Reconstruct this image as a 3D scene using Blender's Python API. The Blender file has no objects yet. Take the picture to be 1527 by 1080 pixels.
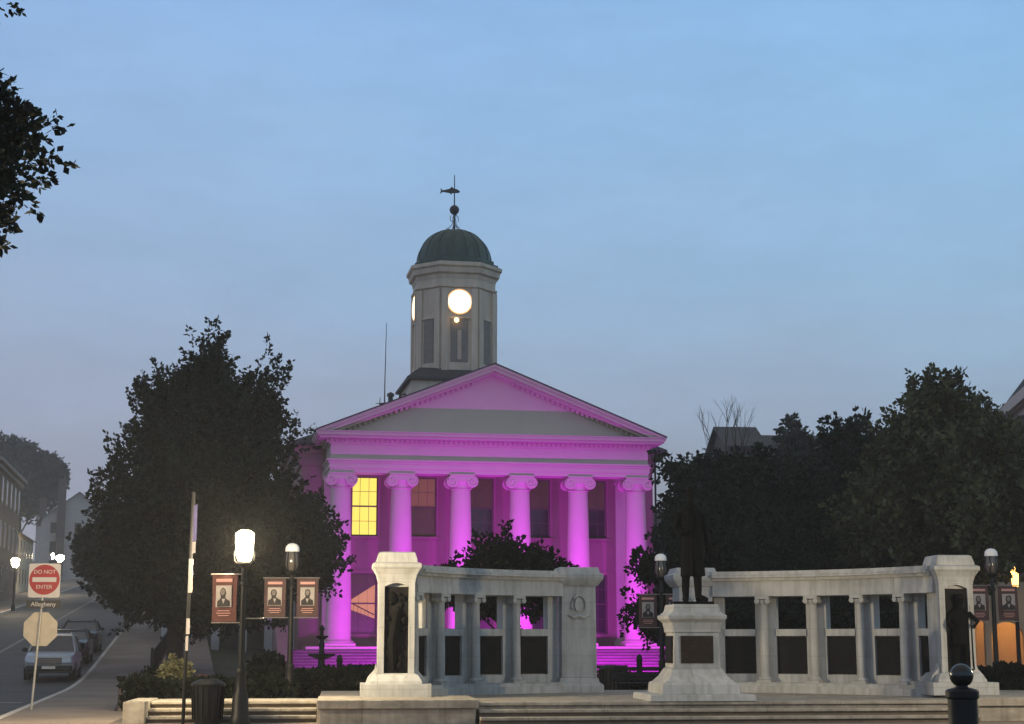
import bpy, math, random
import numpy as np
from mathutils import Vector, Matrix
R_ = math.radians
sc = bpy.context.scene
# ------------------------------------------------------------------ camera
EYE = 1.6; FPX = 2400.0; PITCH = math.atan(415/2400)
cd = bpy.data.cameras.new("camera"); cam = bpy.data.objects.new("camera", cd); sc.collection.objects.link(cam)
cam.location = (0, 0, EYE); cam.rotation_euler = (math.pi/2+PITCH, 0, 0)
cd.sensor_width = 36; cd.lens = 36*FPX/1527; cd.clip_start = .1; cd.clip_end = 3000
sc.camera = cam
# ------------------------------------------------------------------ sky
w = bpy.data.worlds.new("World"); sc.world = w; w.use_nodes = True
nt = w.node_tree; nt.nodes.clear()
def wn(t, **k):
    n = nt.nodes.new(t)
    for a, b in k.items(): setattr(n, a, b)
    return n
L = nt.links.new
tc = wn('ShaderNodeTexCoord'); sx = wn('ShaderNodeSeparateXYZ'); L(tc.outputs['Generated'], sx.inputs[0])
rp = wn('ShaderNodeValToRGB'); cr = rp.color_ramp
SKY = [(0.0, (.340, .355, .410)), (.08, (.360, .400, .490)), (.14, (.355, .450, .600)), (.21, (.335, .500, .710)), (.30, (.312, .525, .800)), (.38, (.285, .515, .840)), (.52, (.30, .37, .44)), (1.0, (.35, .34, .32))]
while len(cr.elements) < len(SKY): cr.elements.new(.5)
for e, (p, c) in zip(cr.elements, SKY): e.position = p; e.color = (*c, 1)
nz = wn('ShaderNodeTexNoise'); nz.inputs['Scale'].default_value = 2.4; nz.inputs['Detail'].default_value = 5; nz.inputs['Roughness'].default_value = .62
mp = wn('ShaderNodeMapping'); mp.inputs['Scale'].default_value = (1, 1, 3.2); L(tc.outputs['Generated'], mp.inputs[0]); L(mp.outputs[0], nz.inputs[0])
ma = wn('ShaderNodeMath', operation='MULTIPLY_ADD'); L(nz.outputs[0], ma.inputs[0]); ma.inputs[1].default_value = .16; ma.inputs[2].default_value = -.08
ad = wn('ShaderNodeMath', operation='ADD'); L(sx.outputs[2], ad.inputs[0]); L(ma.outputs[0], ad.inputs[1]); L(ad.outputs[0], rp.inputs[0])
# warmer lavender mist towards the west (left), clearer blue to the right
mr = wn('ShaderNodeMapRange'); L(sx.outputs[0], mr.inputs[0]); mr.inputs[1].default_value = -.38; mr.inputs[2].default_value = .38
tm = wn('ShaderNodeMix', data_type='RGBA'); tm.inputs[6].default_value = (1.06, .96, .98, 1); tm.inputs[7].default_value = (.97, 1.04, 1.03, 1); L(mr.outputs[0], tm.inputs[0])
mu = wn('ShaderNodeMix', data_type='RGBA', blend_type='MULTIPLY'); mu.inputs[0].default_value = 1; L(rp.outputs[0], mu.inputs[6]); L(tm.outputs[2], mu.inputs[7])
n3 = wn('ShaderNodeTexNoise'); n3.inputs['Scale'].default_value = 9; n3.inputs['Detail'].default_value = 8; n3.inputs['Roughness'].default_value = .7; L(mp.outputs[0], n3.inputs[0])
m3 = wn('ShaderNodeMapRange'); L(n3.outputs[0], m3.inputs[0]); m3.inputs[1].default_value = .25; m3.inputs[2].default_value = .75; m3.inputs[3].default_value = .93; m3.inputs[4].default_value = 1.07
mu2 = wn('ShaderNodeMix', data_type='RGBA', blend_type='MULTIPLY'); mu2.inputs[0].default_value = 1; L(mu.outputs[2], mu2.inputs[6]); L(m3.outputs[0], mu2.inputs[7])
bg = wn('ShaderNodeBackground'); L(mu2.outputs[2], bg.inputs[0]); bg.inputs[1].default_value = 1.0
wo = wn('ShaderNodeOutputWorld'); L(bg.outputs[0], wo.inputs[0])
sc.view_settings.view_transform = 'Standard'; sc.view_settings.look = 'None'; sc.view_settings.exposure = 0; sc.view_settings.gamma = 1
cy = sc.cycles
cy.max_bounces = 5; cy.diffuse_bounces = 3; cy.glossy_bounces = 2; cy.transmission_bounces = 3; cy.volume_bounces = 1; cy.transparent_max_bounces = 6
cy.caustics_reflective = False; cy.caustics_refractive = False; cy.sample_clamp_indirect = 4
cy.use_denoising = True; cy.use_light_tree = True
FLOOD_W = 1480; FLOOD_COL = (.74, .006, .96)
LAMP_E = 3.2; LAMP_W = 3800; HAZE_D = .0007
# ------------------------------------------------------------------ helpers
COL = sc.collection
random.seed(7); RNG = np.random.default_rng(11)
def link(o, parent=None):
    COL.objects.link(o)
    if parent: o.parent = parent
    return o
def tag(o, label, cat, group=None):
    o['label'] = label; o['category'] = cat
    if group: o['group'] = group
    return o
def thing(name, label, cat, loc=(0, 0, 0), rz=0, group=None):
    o = bpy.data.objects.new(name, None); link(o); o.location = loc; o.rotation_euler = (0, 0, rz)
    o.empty_display_size = .2
    return tag(o, label, cat, group)
def copy_tree(o, parent=None):
    c = o.copy(); COL.objects.link(c)
    if parent: c.parent = parent
    for ch in o.children: copy_tree(ch, c)
    return c
class MB:
    def __init__(s): s.v = []; s.f = []
    def add(s, vs, fs):
        k = len(s.v); s.v += [tuple(p) for p in vs]; s.f += [tuple(i+k for i in q) for q in fs]; return s
    def box(s, x0, x1, y0, y1, z0, z1):
        return s.add([(x0,y0,z0),(x1,y0,z0),(x1,y1,z0),(x0,y1,z0),(x0,y0,z1),(x1,y0,z1),(x1,y1,z1),(x0,y1,z1)],
                     [(0,3,2,1),(4,5,6,7),(0,1,5,4),(1,2,6,5),(2,3,7,6),(3,0,4,7)])
    def loft(s, rings, cap=True):
        n = len(rings[0]); vs = [p for r in rings for p in r]; fs = []
        for i in range(len(rings)-1):
            for j in range(n):
                a, b = i*n+j, i*n+(j+1) % n; fs.append((a, b, b+n, a+n))
        if cap: fs.append(tuple(range(n-1, -1, -1))); fs.append(tuple((len(rings)-1)*n+j for j in range(n)))
        return s.add(vs, fs)
    def frus(s, c, lv):   # stacked rectangular sections: (half x, half y, z)
        return s.loft([[(c[0]-a, c[1]-b, z), (c[0]+a, c[1]-b, z), (c[0]+a, c[1]+b, z), (c[0]-a, c[1]+b, z)] for a, b, z in lv])
    def lathe(s, prof, n=16, c=(0, 0), ph=0, sx=1, sy=1):
        return s.loft([[(c[0]+r*sx*math.cos(ph+2*math.pi*j/n), c[1]+r*sy*math.sin(ph+2*math.pi*j/n), z) for j in range(n)] for r, z in prof])
    def tube(s, pts, rad, n=7):
        pts = [Vector(p) for p in pts]; rings = []
        for i, p in enumerate(pts):
            d = (pts[min(i+1, len(pts)-1)]-pts[max(i-1, 0)]).normalized()
            u = d.cross(Vector((0, 0, 1)) if abs(d.z) < .9 else Vector((1, 0, 0))).normalized(); v = d.cross(u)
            r = rad[i] if isinstance(rad, (list, tuple)) else rad
            rings.append([p+u*(r*math.cos(2*math.pi*j/n))+v*(r*math.sin(2*math.pi*j/n)) for j in range(n)])
        return s.loft(rings)
    def prism_y(s, pts, y0, y1):   # polygon in xz swept along y
        n = len(pts); return s.loft([[(x, y0, z) for x, z in pts], [(x, y1, z) for x, z in pts]])
    def prism_x(s, pts, x0, x1):
        return s.loft([[(x0, y, z) for y, z in pts], [(x1, y, z) for y, z in pts]])
    def prism_z(s, pts, z0, z1):
        return s.loft([[(x, y, z0) for x, y in pts], [(x, y, z1) for x, y in pts]])
    def ball(s, c, r, n=14, m=9, sz=1):
        return s.loft([[(c[0]+r*math.sin(t)*math.cos(2*math.pi*j/n), c[1]+r*math.sin(t)*math.sin(2*math.pi*j/n), c[2]-r*sz*math.cos(t)) for j in range(n)]
                       for t in [max(.03, min(math.pi-.03, math.pi*i/m)) for i in range(m+1)]])
    def build(s, name, m, parent=None, smooth=False, bevel=0):
        me = bpy.data.meshes.new(name); me.from_pydata(s.v, [], s.f)
        import bmesh
        b = bmesh.new(); b.from_mesh(me); bmesh.ops.recalc_face_normals(b, faces=b.faces); b.to_mesh(me); b.free()
        me.materials.append(m); me.update()
        if smooth:
            me.polygons.foreach_set('use_smooth', [True]*len(me.polygons))
            try: me.set_sharp_from_angle(angle=R_(38))
            except Exception: pass
        o = bpy.data.objects.new(name, me); link(o, parent)
        if bevel:
            md = o.modifiers.new('bevel', 'BEVEL'); md.width = bevel; md.segments = 2; md.limit_method = 'ANGLE'; md.angle_limit = R_(40)
        return o
def quads(name, V, m, parent=None):    # V (n,4,3)
    n = len(V); me = bpy.data.meshes.new(name)
    me.vertices.add(n*4); me.vertices.foreach_set('co', np.ascontiguousarray(V, dtype=np.float32).reshape(-1))
    me.loops.add(n*4); me.loops.foreach_set('vertex_index', np.arange(n*4, dtype=np.int32))
    me.polygons.add(n); me.polygons.foreach_set('loop_start', np.arange(0, n*4, 4, dtype=np.int32)); me.polygons.foreach_set('loop_total', np.full(n, 4, dtype=np.int32))
    me.materials.append(m); me.update(calc_edges=True)
    return link(bpy.data.objects.new(name, me), parent)
MATS = {}
def mat(name, col, rough=.7, var=.15, scale=3, metal=0, bump=0, bscale=None, emit=0, ecol=None, stain=None, spec=.4, aniso=(1, 1, 1)):
    if name in MATS: return MATS[name]
    m = bpy.data.materials.new(name); m.use_nodes = True; t = m.node_tree; b = t.nodes['Principled BSDF']
    b.inputs['Roughness'].default_value = rough; b.inputs['Metallic'].default_value = metal; b.inputs['Specular IOR Level'].default_value = spec
    c = t.nodes.new('ShaderNodeTexCoord'); mp = t.nodes.new('ShaderNodeMapping'); mp.inputs['Scale'].default_value = aniso; t.links.new(c.outputs['Object'], mp.inputs[0])
    n = t.nodes.new('ShaderNodeTexNoise'); n.inputs['Scale'].default_value = scale; n.inputs['Detail'].default_value = 6; n.inputs['Roughness'].default_value = .65; t.links.new(mp.outputs[0], n.inputs[0])
    r = t.nodes.new('ShaderNodeValToRGB'); r.color_ramp.elements[0].position = .3; r.color_ramp.elements[1].position = .72
    lo = stain or tuple(x*(1-var) for x in col); hi = tuple(min(1, x*(1+var)) for x in col)
    r.color_ramp.elements[0].color = (*lo, 1); r.color_ramp.elements[1].color = (*hi, 1)
    t.links.new(n.outputs[0], r.inputs[0]); t.links.new(r.outputs[0], b.inputs['Base Color'])
    if bump:
        n2 = t.nodes.new('ShaderNodeTexNoise'); n2.inputs['Scale'].default_value = bscale or scale*8; n2.inputs['Detail'].default_value = 4; t.links.new(c.outputs['Object'], n2.inputs[0])
        bp = t.nodes.new('ShaderNodeBump'); bp.inputs['Strength'].default_value = bump; bp.inputs['Distance'].default_value = .02; t.links.new(n2.outputs[0], bp.inputs['Height']); t.links.new(bp.outputs[0], b.inputs['Normal'])
    if emit: b.inputs['Emission Strength'].default_value = emit; b.inputs['Emission Color'].default_value = (*(ecol or col), 1)
    MATS[name] = m; return m
def brickmat(name, c1, c2, mortar, scale=1, bw=.22, bh=.075, ms=.012, rough=.85, rot=(R_(90), 0, 0)):
    m = mat(name, c1, rough); t = m.node_tree; b = t.nodes['Principled BSDF']; c = t.nodes['Texture Coordinate']
    mp = t.nodes.new('ShaderNodeMapping'); mp.inputs['Rotation'].default_value = rot; t.links.new(c.outputs['Object'], mp.inputs[0])
    k = t.nodes.new('ShaderNodeTexBrick'); k.inputs['Scale'].default_value = scale; k.inputs['Brick Width'].default_value = bw; k.inputs['Row Height'].default_value = bh; k.inputs['Mortar Size'].default_value = ms
    k.inputs['Color1'].default_value = (*c1, 1); k.inputs['Color2'].default_value = (*c2, 1); k.inputs['Mortar'].default_value = (*mortar, 1)
    t.links.new(mp.outputs[0], k.inputs[0])
    mx = t.nodes.new('ShaderNodeMix'); mx.data_type = 'RGBA'; mx.blend_type = 'MULTIPLY'; mx.inputs[0].default_value = .5
    nn = t.nodes['Noise Texture']; nn.inputs['Scale'].default_value = .9
    t.links.new(k.outputs[0], mx.inputs[6]); t.links.new(nn.outputs[0], mx.inputs[7]); t.links.new(mx.outputs[2], b.inputs['Base Color'])
    return m
def text(body, size, name, m, parent, loc, rot, ext=.004, sx=1):
    c = bpy.data.curves.new(name, 'FONT'); c.body = body; c.size = size; c.align_x = 'CENTER'; c.align_y = 'CENTER'; c.extrude = ext
    o = bpy.data.objects.new(name, c); COL.objects.link(o); bpy.context.view_layer.update()
    me = bpy.data.meshes.new_from_object(o.evaluated_get(bpy.context.evaluated_depsgraph_get())); COL.objects.unlink(o); bpy.data.objects.remove(o)
    me.materials.clear(); me.materials.append(m)
    o = bpy.data.objects.new(name, me); link(o, parent); o.location = loc; o.rotation_euler = rot; o.scale = (sx, 1, 1); return o
MARBLE = mat('white_marble', (.50, .505, .50), .55, .10, 1.6, bump=.12, bscale=30, stain=(.38, .385, .38))
def joints(m, bw, bh, ms=.006, dark=.72, off=.5):
    t = m.node_tree; b = t.nodes['Principled BSDF']; c = t.nodes['Texture Coordinate']; r = t.nodes['Color Ramp']
    mp = t.nodes.new('ShaderNodeMapping'); mp.inputs['Rotation'].default_value = (R_(90), 0, 0); mp.inputs['Location'].default_value = (.13, 0, .05); t.links.new(c.outputs['Object'], mp.inputs[0])
    k = t.nodes.new('ShaderNodeTexBrick'); k.inputs['Scale'].default_value = 1; k.inputs['Brick Width'].default_value = bw; k.inputs['Row Height'].default_value = bh; k.inputs['Mortar Size'].default_value = ms; k.offset = off
    k.inputs['Color1'].default_value = (1, 1, 1, 1); k.inputs['Color2'].default_value = (.93, .93, .92, 1); k.inputs['Mortar'].default_value = (dark, dark, dark*.96, 1); t.links.new(mp.outputs[0], k.inputs[0])
    # vertical rain streaks
    m2 = t.nodes.new('ShaderNodeMapping'); m2.inputs['Scale'].default_value = (5, 5, .35); t.links.new(c.outputs['Object'], m2.inputs[0]); n = t.nodes.new('ShaderNodeTexNoise'); n.inputs['Scale'].default_value = 1.6; n.inputs['Detail'].default_value = 4; t.links.new(m2.outputs[0], n.inputs[0])
    rr = t.nodes.new('ShaderNodeValToRGB'); rr.color_ramp.elements[0].position = .36; rr.color_ramp.elements[0].color = (.74, .73, .70, 1); rr.color_ramp.elements[1].position = .56; t.links.new(n.outputs[0], rr.inputs[0])
    x1 = t.nodes.new('ShaderNodeMix'); x1.data_type = 'RGBA'; x1.blend_type = 'MULTIPLY'; x1.inputs[0].default_value = 1; t.links.new(r.outputs[0], x1.inputs[6]); t.links.new(k.outputs[0], x1.inputs[7])
    x2 = t.nodes.new('ShaderNodeMix'); x2.data_type = 'RGBA'; x2.blend_type = 'MULTIPLY'; x2.inputs[0].default_value = .8; t.links.new(x1.outputs[2], x2.inputs[6]); t.links.new(rr.outputs[0], x2.inputs[7]); t.links.new(x2.outputs[2], b.inputs['Base Color'])
joints(MARBLE, 1.35, .62)
MARBLE2 = mat('step_stone', (.42, .38, .32), .75, .12, 2.2, bump=.2, bscale=25, stain=(.26, .23, .19), aniso=(1, 1, 2))
joints(MARBLE2, 1.6, 3.0, .008, .6)
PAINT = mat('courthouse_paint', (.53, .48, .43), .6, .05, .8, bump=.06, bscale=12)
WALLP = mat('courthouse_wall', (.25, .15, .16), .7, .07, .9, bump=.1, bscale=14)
TOWERP = mat('tower_paint', (.62, .53, .43), .6, .10, .9, bump=.1, stain=(.48, .41, .33), aniso=(2, 2, .4))
SLATE = mat('dark_slate', (.045, .048, .052), .6, .3, 2, bump=.2)
DOMEM = mat('dome_copper', (.045, .085, .068), .5, .35, 1.2, stain=(.028, .04, .038), aniso=(2, 2, .35))
BRONZE = mat('bronze', (.006, .006, .006), .8, .4, 5, spec=.06, bump=.3, bscale=22)
PLAQUE = mat('bronze_plaque', (.010, .009, .009), .65, .35, 4, spec=.15, bump=.5, bscale=45)
IRON = mat('black_iron', (.009, .009, .010), .5, .3, 6, spec=.25)
DARKW = mat('dark_glass', (.03, .026, .028), .12, .3, 2, spec=.6)
FRAMEM = mat('window_wood', (.09, .06, .06), .55, .1, 3)
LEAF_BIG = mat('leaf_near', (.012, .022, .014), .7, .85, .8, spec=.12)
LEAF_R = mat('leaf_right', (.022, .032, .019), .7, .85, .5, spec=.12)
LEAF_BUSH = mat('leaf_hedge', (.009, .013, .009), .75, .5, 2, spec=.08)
LEAF_GLARE = mat('leaf_glare_olive', (.066, .074, .038), .7, .8, .6, spec=.15)  # leaves coloured paler olive, the veiling glare at right put into the colour
BARK = mat('bark', (.035, .028, .022), .9, .4, 6, bump=.6)
ASPH = mat('asphalt', (.046, .047, .050), .75, .45, .45, bump=.3, bscale=60)
CONC = mat('pavement_concrete', (.22, .18, .145), .85, .16, .35, bump=.15, bscale=40, stain=(.14, .11, .09))
KERB = mat('kerb_stone', (.46, .43, .39), .8, .15, 1.5)
GRASS = mat('lawn', (.035, .045, .022), .9, .4, 1.5, bump=.5)
WHITE_L = mat('painted_line', (.17, .165, .155), .7, .5, 3)
LAMPG = mat('lit_lamp_glass', (1, .9, .7), .5, 0, 1, emit=LAMP_E, ecol=(1, .80, .48))
t_ = LAMPG.node_tree; mx_ = t_.nodes.new('ShaderNodeMixShader'); tr_ = t_.nodes.new('ShaderNodeBsdfTransparent'); mx_.inputs[0].default_value = .55
t_.links.new(tr_.outputs[0], mx_.inputs[1]); t_.links.new(t_.nodes['Principled BSDF'].outputs[0], mx_.inputs[2]); t_.links.new(mx_.outputs[0], t_.nodes['Material Output'].inputs[0])
LAMPW = mat('lit_far_lamp', (1, .9, .75), .5, 0, 1, emit=160, ecol=(1, .80, .50))
UNLIT = mat('unlit_globe', (.10, .09, .08), .15, .2, 3, spec=.7)
DOMEW = mat('lamp_white_cap', (.86, .86, .86), .4, .04, 3)
# ------------------------------------------------------------------ ground
def sstep(a, b, x): t = np.clip((x-a)/(b-a), 0, 1); return t*t*(3-2*t)
def ramp(y):
    y = np.asarray(y, float); t = np.clip(y-52, 0, None)
    return np.where(t < 16, .057*t*t/32, .057*(t-8))
def lat(x, y): return (x+3.9+.2*y)/1.02
def ground(x, y):
    q = lat(x, y); return ramp(y)*np.maximum(sstep(9.5, 4.8, q) if False else 1-sstep(4.8, 9.5, q), sstep(130, 230, y))
def sheet(name, qs, ys, dz, m, usex=False):
    V = []
    for y in ys:
        for q in qs:
            x = q if usex else q*1.02-3.9-.2*y
            V.append((x, y, float(ground(x, y))+dz))
    n = len(qs); F = [(i*n+j, i*n+j+1, (i+1)*n+j+1, (i+1)*n+j) for i in range(len(ys)-1) for j in range(n-1)]
    me = bpy.data.meshes.new(name); me.from_pydata(V, [], F); me.materials.append(m); me.update()
    o = link(bpy.data.objects.new(name, me)); o['kind'] = 'structure'; return o
ys = list(np.arange(-40, 160, 4.0))+list(np.arange(160, 620, 20.0))
sheet('ground', list(np.arange(-420, 440, 20.0)), list(np.arange(-40, 621, 6.0)), -.30, GRASS, True)
sheet('ground_lawn', list(np.arange(9.6, 60, 3.0)), list(np.arange(50, 160, 4.0)), -.02, GRASS)
sheet('road', list(np.linspace(-10, 0, 6)), ys, -.12, ASPH)
sheet('sidewalk', list(np.linspace(.16, 5, 6)), [y for y in ys if y >= 60 and y < 330], 0.0, CONC)
sheet('far_sidewalk', list(np.linspace(-14, -10.16, 4)), ys, 0.0, CONC)
sheet('plaza', [.16, 2, 5, 9, 15, 25, 40, 70], [y for y in ys if 24 <= y <= 60], 0.0, CONC)
def strip(name, q0, q1, y0, y1, z0, z1, m):
    mb = MB(); yy = list(np.arange(y0, y1, 3.0))+[y1]; rings = []
    for y in yy:
        a, b = q0*1.02-3.9-.2*y, q1*1.02-3.9-.2*y; g = float(ramp(y))
        rings.append([(a, y, g+z0), (b, y, g+z0), (b, y, g+z1), (a, y, g+z1)])
    mb.loft(rings); o = mb.build(name, m); o['kind'] = 'structure'; return o
strip('kerb', 0, .158, 20, 300, -.2, .012, KERB)
strip('far_kerb', -10.158, -10, 20, 300, -.2, .012, KERB)
sheet('road_marking', [-5.15, -4.95], [float(v) for v in range(70, 300, 4)], -.116, WHITE_L)
sheet('stop_line', [-4.6, -.6], [45.6, 46.3], -.115, WHITE_L)
# ------------------------------------------------------------------ courthouse
TH = R_(10.4); CO = Vector((-1.144, 85.04, 0))
FR = CO+Vector((math.cos(TH)*0, 0, 0))
ch = thing('courthouse', 'white courthouse with six tall columns, purple floodlit portico and domed clock tower', 'courthouse', CO, TH)
HW = 8.5       # half width of the portico entablature
# portico floor and steps
mb = MB(); mb.box(-9.6, 9.6, -1.25, 3.4, 0, 1.28); mb.build('portico_floor', PAINT, ch)
mb = MB()
NS = 9
for i in range(NS):
    z1 = 1.28-.142*(i+1)+.001*0; y1 = -1.25-.34*i
    mb.box(-10.4, 10.2, y1-.34, y1, -.02, z1+.0)
mb.build('front_steps', mat('step_granite', (.19, .17, .16), .75, .2, 2, bump=.15), ch)
mb = MB()
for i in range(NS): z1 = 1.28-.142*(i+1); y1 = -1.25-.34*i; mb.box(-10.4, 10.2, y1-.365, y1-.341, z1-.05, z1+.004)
mb.build('step_edge_line', mat('dark_edge_line', (.06, .05, .05), .8, .2, 2), ch)  # thin dark strip along the front edge of each step
for sx_ in (-1, 1):
    mb = MB(); x0 = sx_*10.75
    mb.prism_x([(-4.9, 0), (3.2, 0), (3.2, 2.35), (.2, 2.35), (-4.9, .62)], x0-.35, x0+.35); mb.build('stair_cheek', WALLP, ch, bevel=.03)
# columns with volute capitals
cxs = [-7.9+3.16*i for i in range(6)]
def column_shaft(h0, h1, r0, r1, n=24):
    mb = MB(); prof = []
    prof += [(r0*1.0, h0+.34)]
    for k in range(1, 9):
        t = k/8; prof.append((r0+(r1-r0)*t**1.35, h0+.34+(h1-h0-.34)*t))
    return mb.lathe(prof, n)
cz0, cz1 = 1.28, 10.17
colproto = None
for i, x in enumerate(cxs):
    if i == 0:
        shaft = column_shaft(cz0, cz1-.55, .66, .51).build('column', PAINT, ch, smooth=True); shaft.location = (x, 0, 0)
        b = MB(); b.box(-.84, .84, -.84, .84, cz0, cz0+.16); b.lathe([(.80, cz0+.16), (.84, cz0+.21), (.80, cz0+.27), (.69, cz0+.28), (.69, cz0+.31), (.74, cz0+.33), (.67, cz0+.36)], 24)
        b.build('column_base', PAINT, shaft, smooth=True)
        c = MB(); zc = cz1-.37
        c.lathe([(.52, cz1-.78), (.57, cz1-.74), (.53, cz1-.70), (.53, cz1-.5), (.62, cz1-.36), (.60, cz1-.2)], 24)
        for s_ in (-1, 1):
            for yy in (-.64, .48):       # scroll faces front and back, with a spiral ridge
                c.prism_y([(s_*.53+.31*math.cos(2*math.pi*k/22), zc+.31*math.sin(2*math.pi*k/22)) for k in range(22)], yy, yy+.16)
                sp = [(s_*.53+(.285-.0125*k)*math.cos(math.pi/2-s_*.45*k), yy-.012 if yy < 0 else yy+.172, zc+(.285-.0125*k)*math.sin(math.pi/2-s_*.45*k)) for k in range(21)]
                c.tube(sp, .03, 5)
            c.prism_y([(s_*.53+.23*math.cos(2*math.pi*k/14), zc+.23*math.sin(2*math.pi*k/14)) for k in range(14)], -.48, .48)
        c.box(-.53, .53, -.62, .62, zc+.02, zc+.30); c.box(-.66, .66, -.66, .66, zc+.30, cz1+.005)
        c.build('capital', PAINT, shaft, smooth=True)
        colproto = shaft
    else:
        c = copy_tree(colproto, ch); c.location = (x, 0, 0)
# entablature
mb = MB()
F0, F1 = -.56, .56
for (z0, z1, pr) in ((10.18, 10.40, 0), (10.40, 10.66, .05), (10.66, 10.78, .10), (10.78, 10.86, .18)):
    mb.box(-HW-pr, HW+pr, F0-pr, F1, z0, z1)
    for s_ in (-1, 1): mb.box(min(s_*(HW-1.05), s_*(HW+pr)), max(s_*(HW-1.05), s_*(HW+pr)), F1, 3.2, z0, z1)
mb.box(-HW+.02, HW-.02, F0+.02, F1, 10.86, 11.64)
for s_ in (-1, 1): mb.box(min(s_*(HW-1), s_*(HW-.02)), max(s_*(HW-1), s_*(HW-.02)), F1, 3.2, 10.86, 11.64)
mb.box(-HW-.05, HW+.05, F0-.05, 3.2, 11.64, 11.73)
mb.build('entablature', PAINT, ch)
mb = MB()     # portico ceiling
mb.box(-HW+1.0, HW-1.0, F1, 3.2, 10.9, 11.0); mb.build('portico_ceiling', PAINT, ch)
dn = MB(); x = -HW-.02
while x < HW: dn.box(x, x+.13, F0-.20, F0-.05, 11.75, 11.91); x += .26
for s_ in (-1, 1):
    y = F0
    while y < 3: dn.box(min(s_*(HW+.05), s_*(HW+.2)), max(s_*(HW+.05), s_*(HW+.2)), y, y+.13, 11.75, 11.91); y += .26
dn.build('dentils', PAINT, ch)
CE = HW+.80; CZ0, CZ1 = 11.92, 12.27
mb = MB(); mb.box(-HW-.06, HW+.06, F0-.05, 3.2, 11.73, 11.92)
mb.box(-CE+.18, CE-.18, F0-.62, 3.2, CZ0, CZ0+.13); mb.box(-CE+.05, CE-.05, F0-.75, 3.2, CZ0+.13, CZ0+.3); mb.box(-CE, CE, F0-.8, 3.2, CZ0+.3, CZ1-.005)
mb.build('cornice', PAINT, ch)
AP = 15.97; slope = (AP-CZ1)/CE; sa = math.atan(slope)
tz = lambda a: CZ1+(CE-abs(a))*slope
mb = MB(); mb.prism_y([(-CE+.6, CZ1), (CE-.6, CZ1), (0, AP-.42)], F0+.05, F0+.35); mb.build('tympanum', PAINT, ch)
rk = MB()
def rake(mb, y0, y1, off0, off1, trim=0):    # sloped band between perpendicular offsets off0..off1 under the roof line
    d0, d1 = off0/math.cos(sa), off1/math.cos(sa)
    for s_ in (-1, 1):
        pts = [(s_*(CE-trim), CZ1+trim*slope-d0 if False else tz(CE-trim)-d0), (0, AP-d0), (0, AP-d1), (s_*(CE-trim-d1/slope if False else CE-trim), max(tz(CE-trim)-d1, CZ1-.3))]
        mb.prism_y(pts, y0, y1)
rake(rk, F0-.80, 3.2, 0, .14); rake(rk, F0-.72, 3.2, .14, .32, .1); rake(rk, F0-.45, F0+.2, .32, .44, .9)
rk.build('raking_cornice', PAINT, ch)
dn = MB(); 
for s_ in (-1, 1):
    a = 1.0
    while a < CE-1.5:
        z = tz(a)-.44/math.cos(sa); dz = .13*slope
        xs0, xs1 = s_*a, s_*(a+.13)
        dn.loft([[(xs0, F0-.16, z), (xs0, F0+.06, z), (xs0, F0+.06, z-.15), (xs0, F0-.16, z-.15)], [(xs1, F0-.16, z-dz), (xs1, F0+.06, z-dz), (xs1, F0+.06, z-dz-.15), (xs1, F0-.16, z-dz-.15)]]); a += .27
dn.build('raking_dentils', PAINT, ch)
# portico roof and main block
rf = MB(); off = .05
rf.loft([[(-CE-.04, F0-.84, CZ1-.02), (0, F0-.84, AP), (CE+.04, F0-.84, CZ1-.02), (CE+.04, F0-.84, CZ1+.05), (0, F0-.84, AP+.07), (-CE-.04, F0-.84, CZ1+.05)],
         [(-CE-.04, 4, CZ1-.02), (0, 4, AP), (CE+.04, 4, CZ1-.02), (CE+.04, 4, CZ1+.05), (0, 4, AP+.07), (-CE-.04, 4, CZ1+.05)]])
BW = 9.75; BB = 26
rf.loft([[(-BW-.75, 2.7, 11.95), (BW+.75, 2.7, 11.95), (BW+.75, BB, 11.95), (-BW-.75, BB, 11.95)], [(-BW-.75, 2.7, 12.1), (BW+.75, 2.7, 12.1), (BW+.75, BB, 12.1), (-BW-.75, BB, 12.1)], [(-.3, 4.2, 15.9), (.3, 4.2, 15.9), (.3, BB-8, 15.9), (-.3, BB-8, 15.9)]])
rf.build('roof', SLATE, ch)
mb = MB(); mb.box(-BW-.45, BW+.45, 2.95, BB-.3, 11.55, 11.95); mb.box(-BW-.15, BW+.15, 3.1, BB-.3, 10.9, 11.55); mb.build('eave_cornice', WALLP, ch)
# front wall with real window openings
wx = [-6.35, -3.16, 0, 3.16, 6.35]; ww = .72; U0, U1, L0, L1 = 7.15, 10.35, 1.95, 5.15
wl = MB(); Y0, Y1 = 3.2, 3.6
edges = [-BW]
for x in wx: edges += [x-ww, x+ww]
edges += [BW]
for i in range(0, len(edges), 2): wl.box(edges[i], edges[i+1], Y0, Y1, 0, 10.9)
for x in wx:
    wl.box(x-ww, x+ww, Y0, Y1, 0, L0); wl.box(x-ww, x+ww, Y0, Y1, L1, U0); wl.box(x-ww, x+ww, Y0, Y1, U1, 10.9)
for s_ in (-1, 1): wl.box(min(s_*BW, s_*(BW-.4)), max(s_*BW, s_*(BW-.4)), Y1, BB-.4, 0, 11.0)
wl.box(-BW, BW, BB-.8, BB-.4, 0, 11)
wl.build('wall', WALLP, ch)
for s_ in (-1, 1):
    mb = MB(); xc = s_*8.05
    mb.box(xc-.5, xc+.5, 2.98, 3.198, 1.28, 10.1); mb.box(xc-.62, xc+.62, 2.9, 3.197, 1.28, 1.6); mb.box(xc-.6, xc+.6, 2.9, 3.197, 10.1, 10.6); mb.build('pilaster', PAINT, ch, bevel=.02)
LITY = mat('lit_window_yellow', (.08, .07, .03), .6, .1, 1.5, emit=1.15, ecol=(1, .80, .12))
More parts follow.
